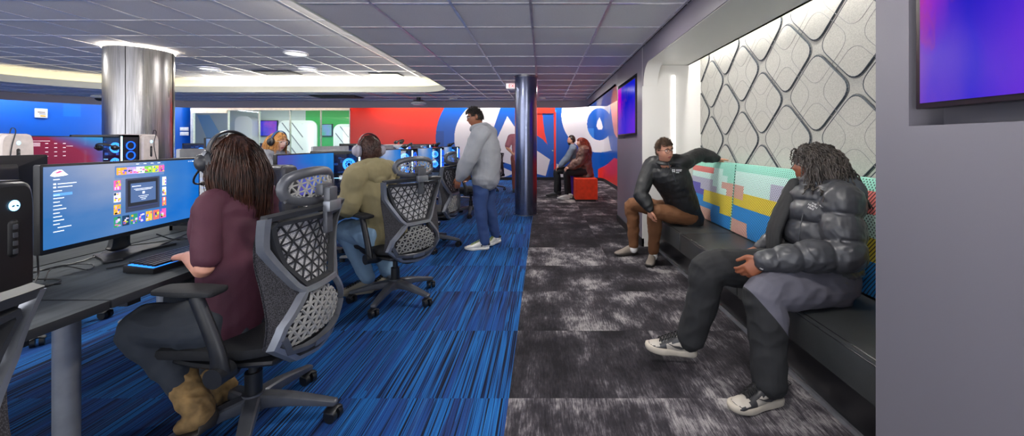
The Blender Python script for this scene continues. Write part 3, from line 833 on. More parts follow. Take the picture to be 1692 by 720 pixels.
# ================================================================ task chair (local: user faces +y, hub at the origin)
PLA = mat('black chair plastic', '#1b1c1f', .42); GRP = mat('graphite chair frame', '#54565c', .38, .35); SIL = mat('silver grey frame', '#85888f', .35, .6)
WEB = mat('grey elastomer web', '#8e8d8a', .5); WEBD = mat('charcoal elastomer web', '#2a2b2e', .5); CAST = mat('caster rubber', '#17181b', .4)
def m_mesh(name, c1, c2, sc=260.):
    m = bpy.data.materials.new(name); t = NT(m)
    v = t.obj((1, 1, 1)); w = t.n('TexVoronoi'); t.put(w.inputs['Vector'], v); w.inputs['Scale'].default_value = sc
    t.bsdf(t.ramp(w.outputs[0], [(.25, C(c1)), (.6, C(c2))]), .8, 0., t.bump(w.outputs[0], .4, .002)); return m
MSH = m_mesh('charcoal mesh fabric', '#48464c', '#19191c'); MSL = m_mesh('pale mesh fabric', '#dddcda', '#a3a2a6', 200.); SEATF = mat('black seat fabric', '#141518', .75, bump=.3, bs=300.)
def bk(u, z, off=0.):
    """point of the backrest surface; off pushes towards the rear"""
    zz = max(.36, min(1.06, z))
    y = -.27 - .045 * (max(0, zz - .40) / .64) ** 1.2 + .03 * math.sin((zz - .4) / .64 * 2 * PI) * -1
    y += 1.15 * u * u
    return V((u, y - off, z))
def line_bk(bm, P, w, h, off, mi=0, n=8, sub=5):
    pts = [bk(u, z, off) for u, z in P]
    tube(bm, pts, [(w, h)] * len(pts), n, sub, side=(1, 0, .001), sq=.6, mi=mi)
def bar_bk(bm, P, w, h, off, closed=False, mi=0):
    """flat bar following a polyline on the backrest, rectangular section"""
    Q = []
    m = len(P); rng = m if closed else m - 1
    for i in range(rng):
        a, b = P[i], P[(i + 1) % m]; L = math.hypot(b[0] - a[0], b[1] - a[1]); k = max(1, int(L / .03))
        for j in range(k): Q.append((a[0] + (b[0] - a[0]) * j / k, a[1] + (b[1] - a[1]) * j / k))
    if not closed: Q.append(P[-1])
    R = []
    N = len(Q)
    for i in range(N):
        a = Q[i - 1] if (closed or i) else Q[0]; b = Q[(i + 1) % N] if (closed or i < N - 1) else Q[-1]
        tx, tz = b[0] - a[0], b[1] - a[1]; l = math.hypot(tx, tz) or 1; nx, nz_ = -tz / l * w / 2, tx / l * w / 2
        u, z = Q[i]
        R.append([bm.verts.new(bk(u + s * nx, z + s * nz_, off + o)) for s, o in ((-1, 0), (-.6, h), (.6, h), (1, 0))])
    for i in range(N if closed else N - 1):
        A, B = R[i], R[(i + 1) % N]
        for k in range(4):
            f = bm.faces.new((A[k], A[(k + 1) % 4], B[(k + 1) % 4], B[k])); f.material_index = mi
    if not closed:
        bm.faces.new(R[0][::-1]); bm.faces.new(R[-1])
def panel_bk(bm, P, off, th, mi=0, st=.03):
    """thin sheet over polygon P laid on the backrest surface"""
    us = [p[0] for p in P]; z0, z1 = min(p[1] for p in P), max(p[1] for p in P)
    n = max(2, int((z1 - z0) / st)); rows = []
    for i in range(n + 1):
        z = z0 + (z1 - z0) * i / n; z_ = min(max(z, z0 + 1e-4), z1 - 1e-4)
        iv = clip_line((-5, z_), (1, 0), P)
        if not iv: continue
        a, b = iv[0][0] - 5, iv[-1][1] - 5
        rows.append([(a + (b - a) * k / 12, z) for k in range(13)])
    for o in (off, off + th):
        V_ = [[bm.verts.new(bk(u, z, o)) for u, z in r] for r in rows]
        for A, B in zip(V_, V_[1:]):
            for k in range(12):
                f = bm.faces.new((A[k], A[k + 1], B[k + 1], B[k])); f.material_index = mi
def lattice(bm, P, sp, w, h, off, ang0=0., mi=0):
    for a in (ang0, ang0 + PI / 3, ang0 + 2 * PI / 3):
        d = (math.cos(a), math.sin(a)); nn = (-d[1], d[0])
        for k in range(-20, 21):
            p = (nn[0] * sp * k, .7 + nn[1] * sp * k)
            for t0, t1 in clip_line((p[0] - d[0] * 3, p[1] - d[1] * 3), d, P):
                if t1 - t0 < .012: continue
                bar_bk(bm, [(p[0] + d[0] * (t0 - 3), p[1] + d[1] * (t0 - 3)), (p[0] + d[0] * (t1 - 3), p[1] + d[1] * (t1 - 3))], w, h, off, mi=mi)
UP = [(-.085, .705), (.085, .705), (.165, .82), (.225, .985), (.215, 1.0), (-.215, 1.0), (-.225, .985), (-.165, .82)]
LO = [(-.055, .665), (.055, .665), (.165, .565), (.18, .50), (.15, .47), (-.15, .47), (-.18, .50), (-.165, .565)]
OUT = [(-.265, 1.035), (-.245, .90), (-.225, .75), (-.225, .62), (-.235, .50), (-.10, .40), (.10, .40), (.235, .50), (.225, .62), (.225, .75), (.245, .90), (.265, 1.035)]
def make_chair(label, loc, rz, base_rot=0., arm_z=.755, group=None):
    t = thing('task_chair', label, 'chair', loc, rz, group)
    K = lambda n, bm, m, p=None, **kw: obj(n, bm, m, p or t, **kw)
    # --- backrest
    bm = NB(); bar_bk(bm, UP, .026, .022, .012, True); bar_bk(bm, [(-.26, 1.025), (-.17, 1.035), (0, 1.04), (.17, 1.035), (.26, 1.025)], .035, .03, .008)
    bfr = K('backrest_frame', bm, WEBD)
    bm = NB()
    for s in (-1, 1):
        bar_bk(bm, [(s * .258, 1.03), (s * .235, .90), (s * .135, .725), (s * .10, .69), (s * .20, .575), (s * .225, .50), (s * .12, .405), (0, .385)], .030, .026, .014)
    bar_bk(bm, [(-.11, .692), (.11, .692)], .034, .03, .012)
    K('hourglass_brace', bm, SIL)
    bm = NB(); bar_bk(bm, [(-.205, .53), (-.17, .455), (-.09, .435), (0, .43), (.09, .435), (.17, .455), (.205, .53)], .032, .03, .014); lf = K('lumbar_frame', bm, GRP)
    bm = NB(); panel_bk(bm, [(-.05, .418), (.05, .418), (.05, .448), (-.05, .448)], .046, .003); obj('silver_clip', bm, SIL, lf)
    bm = NB(); lattice(bm, UP, .045, .0062, .005, .008, .18); K('upper_web', bm, WEBD)
    bm = NB(); panel_bk(bm, UP, .0, .002); K('upper_mesh', bm, MSL)
    bm = NB(); lattice(bm, LO, .036, .0092, .008, .010, .1); K('lumbar_web', bm, WEB)
    bm = NB(); panel_bk(bm, LO, .0, .002); K('lumbar_mesh', bm, MSH)
    for s in (-1, 1):
        bm = NB(); P = [(s * .258, 1.03), (s * .252, .9), (s * .24, .75), (s * .24, .6), (s * .245, .50), (s * .18, .50), (s * .19, .585), (s * .095, .69), (s * .15, .76), (s * .22, .92)]
        panel_bk(bm, P, .004, .01); K('side_mesh', bm, MSH)
    # --- headrest
    bm = NB(); hp = [(a, b - .075) for a, b in [(-.15, 1.17), (-.165, 1.21), (-.14, 1.255), (-.05, 1.275), (.05, 1.275), (.14, 1.255), (.165, 1.21), (.15, 1.17), (.06, 1.145), (-.06, 1.145)]]
    pts = [V((u, -.30 + 1.6 * u * u, z)) for u, z in hp]; pts.append(pts[0])
    tube(bm, pts, [(.0145, .022)] * len(pts), 12, 3, cap=False); hr = K('headrest', bm, GRP)
    bm = NB(); hin = rrect(-.155, 1.08, .155, 1.19, .045)
    for a in (.18, .18 + PI / 3, .18 + 2 * PI / 3):
        d = (math.cos(a), math.sin(a)); nn = (-d[1], d[0])
        for k in range(-8, 9):
            p = (nn[0] * .033 * k, 1.135 + nn[1] * .033 * k)
            for t0, t1 in clip_line((p[0] - d[0] * 3, p[1] - d[1] * 3), d, hin):
                q = [(p[0] + d[0] * (t0 - 3 + (t1 - t0) * j / 5), p[1] + d[1] * (t0 - 3 + (t1 - t0) * j / 5)) for j in range(6)]
                tube(bm, [V((u, -.305 + 1.6 * u * u, z)) for u, z in q], .0042, 6, 1, lin=True)
    obj('headrest_web', bm, WEB, hr)
    bm = NB(); box(bm, (0, -.33, 1.12), (.075, .035, .05), bev=.008); box(bm, (0, -.36, 1.085), (.062, .03, .09), bev=.008); box(bm, (0, -.347, .99), (.045, .022, .14), bev=.006)
    K('headrest_stem', bm, GRP)
    bm = NB(); box(bm, (0, -.367, 1.045), (.09, .035, .05), bev=.008); K('headrest_clamp', bm, SIL)
    # --- seat
    bm = NB(); tube(bm, [(0, -.22, .475), (0, -.1, .47), (0, .1, .47), (0, .22, .465), (0, .26, .445)], [(.205, .035), (.235, .045), (.24, .045), (.235, .042), (.20, .025)], 24, 4, side=(1, 0, 0), sq=.65)
    K('seat', bm, SEATF)
    bm = NB(); tube(bm, [(0, -.24, .425), (0, 0, .42), (0, .2, .425)], [(.20, .02), (.23, .022), (.20, .018)], 20, 3, side=(1, 0, 0), sq=.6)
    box(bm, (0, -.02, .385), (.17, .24, .055), bev=.02)
    tube(bm, [(0, -.08, .385), (0, -.18, .36), (0, -.26, .385), (0, -.275, .45)], [(.06, .02), (.055, .02), (.07, .018), (.09, .014)], 12, 3, side=(1, 0, 0))
    K('seat_pan', bm, PLA)
    # --- arms
    for s in (-1, 1):
        bm = NB()
        tube(bm, [(s * .15, -.05, .40), (s * .22, -.08, .40), (s * .275, -.10, .43)], [(.03, .018), (.034, .022), (.034, .03)], 14, 4, side=(0, 1, 0))
        cyl(bm, (s * .245, -.10, .43), (s * .315, -.10, .43), .038, 20)
        tube(bm, [(s * .28, -.10, .44), (s * .285, -.09, .53), (s * .285, -.01, arm_z - .03)], [(.038, .024), (.030, .02), (.028, .018)], 14, 4, side=(0, 1, 0))
        ar = K('armrest', bm, PLA)
        bm = NB(); tube(bm, [(s * .28, -.09, arm_z - .002), (s * .28, .03, arm_z), (s * .27, .14, arm_z - .004)], [(.045, .014), (.05, .016), (.042, .013)], 18, 4, side=(1, 0, 0), sq=.6)
        obj('arm_pad', bm, SEATF, ar)
    # --- base
    bm = NB(); cyl(bm, (0, 0, .16), (0, 0, .27), .034, 20); cyl(bm, (0, 0, .25), (0, 0, .37), .02, 16); K('gas_lift', bm, PLA)
    bm = NB(); cyl(bm, (0, 0, .095), (0, 0, .175), .05, 24, .044); K('hub', bm, GRP)
    for k in range(5):
        a = base_rot + 2 * PI * k / 5 + PI / 2; d = V((math.cos(a), math.sin(a), 0)); sd = V((-d.y, d.x, 0))
        bm = NB(); tube(bm, [d * .03 + V((0, 0, .135)), d * .15 + V((0, 0, .125)), d * .34 + V((0, 0, .085))], [(.034, .034), (.03, .026), (.021, .014)], 12, 3, side=sd, sq=.55)
        lg = K('base_leg', bm, GRP)
        bm = NB(); c = d * .335; ca = a + .9 + k * 1.7; cd = V((math.cos(ca), math.sin(ca), 0))
        cyl(bm, c + V((0, 0, .05)), c + V((0, 0, .085)), .009, 8)
        for s in (-1, 1): cyl(bm, c + cd * .008 * s + V((0, 0, .03)), c + cd * .03 * s + V((0, 0, .03)), .03, 18)
        tube(bm, [c - cd * .03 + V((0, 0, .05)), c + V((0, 0, .066)), c + cd * .03 + V((0, 0, .05))], [(.028, .008)] * 3, 10, 2, side=V((-cd.y, cd.x, 0)))
        obj('caster', bm, CAST, lg)
    return t
CH1 = make_chair('grey mesh task chair carrying the long-haired person in maroon, nearest whole chair', (-1.31, 1.75, 0), PI / 2 - .05, .853)
CH1.scale = (1, 1, .975)
def chair_copy(label, loc, rz):
    c = copy_tree(CH1); c.location = loc; c.rotation_euler = (0, 0, rz); c['label'] = label; return c
def face(dx, dy): return math.atan2(dy, dx) - PI / 2
CH2 = chair_copy('grey mesh task chair under the person in the olive hoodie', (-1.22, 3.2, 0), face(-.80, .60))
for nm, lb, loc, d in (
    ('c', 'empty grey mesh task chair just left of the standing man', (-1.38, 4.80, 0), (-.985, .17)),
    ('c', 'task chair cut off at the lower left corner beside the black tower', (-1.28, .52, 0), (-1, 0)),
    ('c', 'empty task chair behind the standing man, turned to the desks', (-1.28, 6.9, 0), (-.9, .4)),
    ('c', 'farthest task chair near the mural, right of the desk row', (-1.35, 10.4, 0), (-.3, .9)),
    ('c', 'task chair of the blonde person beyond the monitors', (-3.45, 4.75, 0), (1, .1)),
    ('c', 'task chair with a dark headrest in front of the white tower beside the steel column', (-4.2, 4.45, 0), (-.97, .2)),
    ('c', 'task chair at the far left in front of the white tower', (-4.2, 3.0, 0), (-.9, .5)),
    ('c', 'task chair behind the dark monitor, beyond the maroon shirt', (-3.5, 2.65, 0), (1, -.2)),
    ('c', 'task chair with glowing red mesh behind the person with the headset', (-5.9, 7.9, 0), (-1, .1)),
    ('c', 'empty task chair beyond the blonde person, by the glass room', (-3.9, 8.6, 0), (.9, .3)),
    ('c', 'empty task chair in the middle row against the red wall', (-3.7, 7.0, 0), (1, .2))):
    chair_copy(lb, loc, face(*d))

# ================================================================ desks
def m_desk():
    m = bpy.data.materials.new('dark grey woodgrain desk top'); t = NT(m)
    v = t.obj((1, .12, 1)); g = t.noise(v, 40., 5)
    t.bsdf(t.ramp(g, [(.3, C('#363b40')), (.7, C('#474d52'))]), .68, 0., t.bump(g, .12, .001), Specular_IOR_Level=.15); return m
DSK = m_desk(); EDG = mat('charcoal desk edge', '#2c2e32', .5); LEG = mat('silver grey desk leg', '#9a9da3', .35, .4)
def make_desk(label, x0, x1, y0, y1, z=.74, group=None, lx=(.25,), foot=True):
    t = thing('desk', label, 'desk', ((x0 + x1) / 2, (y0 + y1) / 2, 0), 0, group)
    w, d = x1 - x0, y1 - y0
    bm = NB(); box(bm, (0, 0, z - .016), (w - .004, d - .006, .032), bev=.004)
    for f in bm.faces: f.material_index = 0 if abs(f.normal.z) > .9 else 1
    obj('desktop', bm, [DSK, EDG], t)
    for s in (-1, 1):
        bm = NB(); cyl(bm, (0, s * (d / 2 - .17), .05), (0, s * (d / 2 - .17), z - .05), .038, 24)
        l = obj('leg', bm, LEG, t)
        bm = NB(); tube(bm, [(-w / 2 + .08, s * (d / 2 - .17), .05), (0, s * (d / 2 - .17), .065), (w / 2 - .08, s * (d / 2 - .17), .05)], [(.03, .014), (.04, .02), (.03, .014)], 12, 2, side=(0, 1, 0)); obj('foot', bm, LEG, l)
        bm = NB(); box(bm, (0, s * (d / 2 - .17), z - .06), (w - .2, .05, .05)); obj('top_bracket', bm, EDG, l)
        for e in (-1, 1):
            bm = NB(); cyl(bm, (e * (w / 2 - .09), s * (d / 2 - .17), 0), (e * (w / 2 - .09), s * (d / 2 - .17), .045), .025, 14); obj('glide', bm, EDG, l)
    bm = NB(); box(bm, (-0, 0, z - .07), (.05, d - .3, .06)); obj('beam', bm, EDG, t)
    return t
xA0, xA1 = -2.27, -1.53
for i, (y0, y1, lb) in enumerate(((.0, 1.37, 'near left corner desk with the black tower on it'), (1.37, 2.87, 'dark desk holding the bright blue monitor and the keyboard'), (2.87, 4.37, 'dark desk in front of the olive hoodie'),
                                  (4.37, 5.87, 'dark desk behind the empty chair, left of the standing man'), (5.87, 7.37, 'far dark desk at the standing man\'s hands'), (7.37, 8.87, 'farthest dark desk of the front row'))):
    make_desk(lb, xA0, xA1, y0, y1)
for i in range(6):
    make_desk('opposite row desk, back to back with the %s front row desk' % ('first', 'second', 'third', 'fourth', 'fifth', 'sixth')[i], -3.02, -2.28, (0, 1.37, 2.87, 4.37, 5.87, 7.37)[i], (1.37, 2.87, 4.37, 5.87, 7.37, 8.87)[i])
for i in range(4):
    make_desk('raised desk of the left row, %s from the left edge' % ('first', 'second', 'third', 'fourth')[i], -5.5, -4.75, 2.4 + 1.6 * i, 4.0 + 1.6 * i, .90)
for i in range(3):
    make_desk('desk by the glass room, %s from the steel column' % ('first', 'second', 'third')[i], -7.1 , -6.4, 7.2 + 1.6 * i, 8.8 + 1.6 * i, .8)

# ================================================================ monitors
BEZ = mat('black monitor plastic', '#15161a', .4); BEZG = mat('grey monitor back', '#8d9096', .45)
def m_desktopscreen(name='monitor picture'):
    m = bpy.data.materials.new(name); t = NT(m)
    tc = t.n('TexCoord'); sp = t.n('SeparateXYZ'); t.t.links.new(tc.outputs['Generated'], sp.inputs[0])
    x, z = sp.outputs[0], sp.outputs[2]
    n = t.noise(tc.outputs['Generated'], 2.2, 3)
    base = t.ramp(t.math('ADD', t.math('MULTIPLY', x, .7), t.math('MULTIPLY', t.math('SUBTRACT', n, .5), .5)), [(.0, C('#3577bd')), (.3, C('#5c88c4')), (.48, C('#3f7fcb')), (.7, C('#0c6fd0')), (1., C('#0a62c4'))])
    hz = t.ramp(t.math('ADD', z, t.math('MULTIPLY', t.math('SUBTRACT', n, .5), .5)), [(.35, (0, 0, 0)), (1., (1, 1, 1))])
    hx = t.ramp(x, [(0., (.35,) * 3), (.35, (1,) * 3), (.72, (0, 0, 0))])
    col = t.mix(t.math('MULTIPLY', t.math('MULTIPLY', hz, hx), .8), base, C('#b9bdd0'))
    e = t.n('Emission'); t.put(e.inputs[0], col); e.inputs[1].default_value = 1.0
    g = t.n('BsdfGlossy', i_Roughness=.25); g.inputs[0].default_value = (.03, .03, .03, 1)
    ad = t.n('AddShader'); t.t.links.new(e.outputs[0], ad.inputs[0]); t.t.links.new(g.outputs[0], ad.inputs[1]); t.t.links.new(ad.outputs[0], t.out.inputs[0])
    return m
SCRB = m_desktopscreen(); SCRV = m_swirl('violet to blue monitor picture', [(.05, C('#5c4a9c')), (.35, C('#4a5cb8')), (.6, C('#1f74d0')), (.9, C('#2f8fe0'))], .95, .5)
SCRR = m_swirl('red and blue monitor picture', [(.0, C('#7c2c48')), (.5, C('#9a3350')), (.62, C('#6a5aa0')), (.8, C('#3f9ae0')), (1., C('#6fc0f0'))], .9, .4)
def monitor(label, x, y, z, w=.79, h=.345, rz=PI / 2, scr=None, content=None, off=False):
    """local: screen faces -y, x to the right as the user sees it"""
    t = thing('monitor', label, 'monitor', (x, y, z), rz)
    zb = .115; zc = zb + h / 2
    bm = NB(); prism(bm, rrect(-w / 2 - .008, zb - .018, w / 2 + .008, zb + h + .008, .006), -.012, .014, 'y', bev=.003)
    tube(bm, [(-w * .36, .02, zc), (0, .035, zc), (w * .36, .02, zc)], [(h * .40, .006), (h * .42, .018), (h * .40, .006)], 16, 3, side=(0, 0, 1), sq=.6)
    obj('case', bm, BEZ if not off else BEZG, t)
    bm = NB(); box(bm, (0, -.0135, zc), (w - .004, .002, h - .004)); sc = obj('screen', bm, scr or SCRB, t, False)
    bm = NB(); tube(bm, [(0, .07, .035), (0, .065, .07), (0, .045, zc - .02)], [(.055, .022), (.045, .02), (.05, .02)], 14, 3, side=(1, 0, 0), sq=.7); obj('stand_neck', bm, BEZ, t)
    bm = NB(); P = [(-.19, -.05), (-.14, -.09), (0, -.04), (.14, -.09), (.19, -.05), (.13, .02), (.07, .12), (-.07, .12), (-.13, .02)]
    prism(bm, P, 0, .012, 'z', bev=.004); obj('stand_base', bm, BEZ, t)
    return t, sc, zb, zc
def launcher(t, w, h, zb, sc):
    """library window on the front monitor: menu bars, cover tiles and a dialog"""
    def rect(bm, u0, v0, u1, v1, d=0., mi=0):
        y = -.0150 - d
        box2(bm, ((u0 - .5) * w, y, zb + v0 * h), ((u1 - .5) * w, y - .0004, zb + v1 * h), mi)
    E = lambda n, c, s=1.: emat(n, c, s)
    bm = NB()
    for v, L in ((.83, .03), (.775, .09), (.735, .07), (.69, .04), (.64, .03), (.60, .05), (.555, .03), (.51, .04), (.465, .06), (.42, .03), (.375, .04), (.33, .05), (.285, .03), (.24, .065), (.195, .05)): rect(bm, .045 + (.02 if L > .06 else 0), v, .045 + (.02 if L > .06 else 0) + L, v + .011)
    for v in (.775, .735): rect(bm, .045, v - .004, .058, v + .016)
    obj('menu_list', bm, E('menu white', '#e8f2ff', 1.1), sc); bm = NB()
    for u in (.50, .55, .60, .65): rect(bm, u, .965, u + .02, .975)
    obj('menu_tabs', bm, E('menu white', '#e8f2ff', 1.1), sc); bm = NB()
    for u, L in ((.90, .006), (.915, .006), (.93, .035)): rect(bm, u, .96, u + L, .972)
    obj('window_buttons', bm, E('menu white', '#e8f2ff', 1.1), sc)
    bm = NB(); rect(bm, .045, .645 - .012, .135, .668, .0); obj('menu_highlight', bm, E('menu highlight', '#5f9fe0', 1.), sc)
    bm = NB(); prism(bm, [(p[0], p[1]) for p in [((u - .5) * w, zb + v * h) for u, v in ((.03, .885), (.045, .93), (.065, .955), (.085, .95), (.10, .915), (.115, .885), (.09, .875), (.05, .87))]], -.0154, -.0150, 'y', 0)
    obj('white_emblem', bm, E('emblem white', '#ffffff', 1.2), sc)
    bm = NB(); prism(bm, [((u - .5) * w, zb + v * h) for u, v in ((.05, .915), (.075, .94), (.09, .93), (.065, .91))], -.0158, -.0154, 'y', 0); obj('emblem_stripe', bm, E('emblem pink', '#e04a8a', 1.), sc)
    bm = NB(); rect(bm, .365, .785, .70, .955); obj('cover_strip', bm, E('strip slate', '#5f7dad', .9), sc)
    bm = NB(); rect(bm, .43, .28, .665, .765, .0004); obj('dialog_window', bm, E('dialog frame grey', '#39415a', .8), sc)
    bm = NB(); rect(bm, .443, .33, .65, .74, .0008); obj('dialog_shade', bm, E('dialog dark', '#23262f', .8), sc)
    bm = NB(); rect(bm, .462, .41, .635, .69, .0012); obj('dialog_box', bm, E('dialog slate', '#4c6590', .9), sc)
    bm = NB(); rect(bm, .47, .64, .53, .652, .0016)
    for v, L in ((.60, .13), (.582, .11), (.49, .07), (.465, .05), (.44, .03)): rect(bm, .548 - L / 2, v, .548 + L / 2, v + .008, .0016)
    rect(bm, .54, .525, .556, .56, .0016); obj('dialog_text', bm, E('dialog white', '#e6ecf8', 1.), sc)
    bm = NB(); rect(bm, .445, .335, .65, .36, .0012); obj('dialog_footer', bm, E('dialog footer', '#3b4468', .8), sc)
    bm = NB(); rng = random.Random(4)
    pal = ['#e9a63a', '#b79ae0', '#d9d2ee', '#7cc24a', '#c7d83a', '#d95aa8', '#e3e0ea', '#2f8f6a', '#3c58c8', '#e8c23a', '#e86a5a', '#8a4fd0', '#173a5a', '#f2d8c0', '#101420']
    ms = [E('cover colour %s' % c, c, .95) for c in pal]
    def cover(u0, v0, u1, v1, main):
        bm = NB()
        def rect(bm, a0, b0, a1, b1, d=0., mi=0):
            y = -.0150 - d
            box2(bm, ((a0 - .5) * w, y, zb + b0 * h), ((a1 - .5) * w, y - .0004, zb + b1 * h), mi)
        rect(bm, u0, v0, u1, v1, .0004, main)
        for _ in range(9):
            a = u0 + rng.random() * (u1 - u0) * .75; b = v0 + rng.random() * (v1 - v0) * .75
            rect(bm, a, b, min(u1, a + (u1 - u0) * rng.uniform(.12, .38)), min(v1, b + (v1 - v0) * rng.uniform(.1, .3)), .0008 + .0002 * _, rng.randrange(len(pal)))
        obj('cover_tile', bm, ms, sc, False)
    mains = [0, 1, 2, 3, 4, 5]
    u = .375
    for k, wd in enumerate((.065, .06, .06, .055, .05, .045)):
        cover(u, .83, u + wd - .004, .93, mains[k]); u += wd - .001
    for k in range(3): cover(.358, .62 - k * .17, .40, .755 - k * .17, (5, 6, 0)[k])
    for k in range(3): cover(.685, .61 - k * .16, .715, .745 - k * .16, (6, 6, 10)[k])
    for k in range(7): cover(.358 + k * .052, .10, .358 + k * .052 + .044, .245, (7, 12, 7, 8, 9, 10, 5)[k])
mt, sc, zb, zc = monitor('wide curved monitor showing a blue game library, nearest monitor', -2.075, 1.955, .74, w=.76, rz=PI / 2 + .05)
launcher(mt, .76, .345, zb, sc)
for x, y, lb in ((-2.03, 3.33, 'wide monitor with a blue violet picture between the long hair and the olive hoodie'), (-2.03, 5.1, 'dark edged monitor behind the olive hoodie\'s chair'),
                 (-2.03, 6.65, 'far monitor with a blue picture, left of the standing man'), (-2.03, 8.2, 'farthest monitor of the front row near the standing man')):
    monitor(lb, x, y, .74, scr=SCRV if y < 4 else SCRB)
# the back row's monitors turn their backs to us
for x, y, lb, o in ((-2.52, 1.55, 'dark monitor back directly behind the game library screen', False), (-2.55, 3.1, 'monitor back behind the violet screen', True), (-2.6, 4.75, 'pale grey monitor back left of the olive hoodie', True),
                 (-2.6, 6.3, 'monitor back in the far middle row', True), (-2.6, 7.8, 'last monitor back of the middle row', False)):
    monitor(lb, x, y, .785 if o else .77, rz=-PI / 2, off=o)
mr_, sc, zb, zc = monitor('red and blue lit monitor beside the white tower at the left', -5.25, 4.2, .90, rz=PI / 2, scr=SCRR)
bm = NB()
for v, a_, b_ in ((.86, -.33, -.10), (.80, -.28, -.18), (.77, -.28, -.18), (.74, -.28, -.18), (.71, -.28, -.18), (.70, .04, .10)): box2(bm, (a_, -.0150, zb + v * .345), (b_, -.0154, zb + (v + .012) * .345))
obj('menu_list', bm, emat('menu pale', '#d9c8d4', 1.), sc); bm = NB()
for i_ in range(4):
    for j_ in range(3): box2(bm, (-.14 + j_ * .075, -.0150, zb + (.78 - i_ * .13) * .345), (-.115 + j_ * .075, -.0154, zb + (.80 - i_ * .13) * .345))
obj('menu_icons', bm, emat('menu pale', '#d9c8d4', 1.), sc)
monitor('blue lit monitor half hidden behind the steel column', -5.25, 6.4, .90, rz=PI / 2)

# ================================================================ towers
TWW = mat('pale warm white tower shell', '#cfc4c0', .45); TWB = mat('black satin tower shell', '#1a1b1e', .38); TWD = mat('dark grey tower shell', '#47484d', .4)
GLB = emat('blue white glow', '#3f9cff', 3.); GLL = emat('pale blue glow', '#9fd8ff', 5.); RGB = emat('deep blue glow', '#0d55ff', 2.2)
BRD = mat('glowing blue circuit board', '#0a1b4a', .3, emit=.25)  # board emits faintly, imitating the blue light inside the case
def ring(bm, c, r, w, ax='x', n=28):
    pts = []
    for j in range(n + 1):
        a = 2 * PI * j / n
        pts.append(V(c) + (V((0, math.cos(a), math.sin(a))) if ax == 'x' else V((math.cos(a), 0, math.sin(a)))) * r)
    tube(bm, pts, w, 6, 1, lin=True, cap=False)
def tower_slim(label, x, y, z, shell, h=.46, w=.21, d=.43):
    """rounded tower; front faces +x"""
    t = thing('desktop_tower', label, 'computer', (x, y, z))
    bm = NB(); P = rrect(-w / 2, .012, w / 2, h, .035, 4); prism(bm, P, -d, -.03, 'x'); 
    tube(bm, [(-.03, 0, h / 2 + .006), (-.012, 0, h / 2 + .006), (0, 0, h / 2 + .006)], [(w / 2, h / 2 - .006), (w / 2 - .002, h / 2 - .008), (w / 2 - .012, h / 2 - .02)], 28, 2, side=(0, 1, 0), sq=.35, cap=False)
    obj('case', bm, shell, t)
    bm = NB()
    for s in (-1, 1):
        for e in (-.36, -.06): cyl(bm, (e, s * w * .3, 0), (e, s * w * .3, .014), .018, 12)
    obj('foot', bm, TWB, t)
    bm = NB(); ell(bm, (.003, 0, h * .82), (.004, .014, .018), u=16, w=10)
    mk = obj('glowing_badge', bm, emat('badge glow', '#8fd2ff', 3.), t)
    bm = NB()
    for s in (-1, 1): ell(bm, (.0065, s * .005, h * .82 - .001), (.0015, .0042, .0026), Matrix.Rotation(s * -.6, 3, 'X'), 10, 6)
    obj('badge_eye', bm, mat('badge eye', '#0f2a3a', .4), mk)
    bm = NB(); tube(bm, [(-.012, 0, h * .68), (-.012, 0, h * .46)], .019, 16, 1, lin=True)
    pr = obj('port_recess', bm, mat('port recess black', '#060607', .5), t)
    bm = NB()
    for k in range(4): box(bm, (.006, 0, h * .47 + k * .027), (.006, .012, .017), bev=.002)
    obj('port', bm, mat('port metal', '#5c6066', .35, .6), pr)
    bm = NB(); box(bm, (-.2, 0, h + .001), (.34, w * .7, .004)); obj('top_panel', bm, TWB if shell is not TWW else TWW, t)
    return t
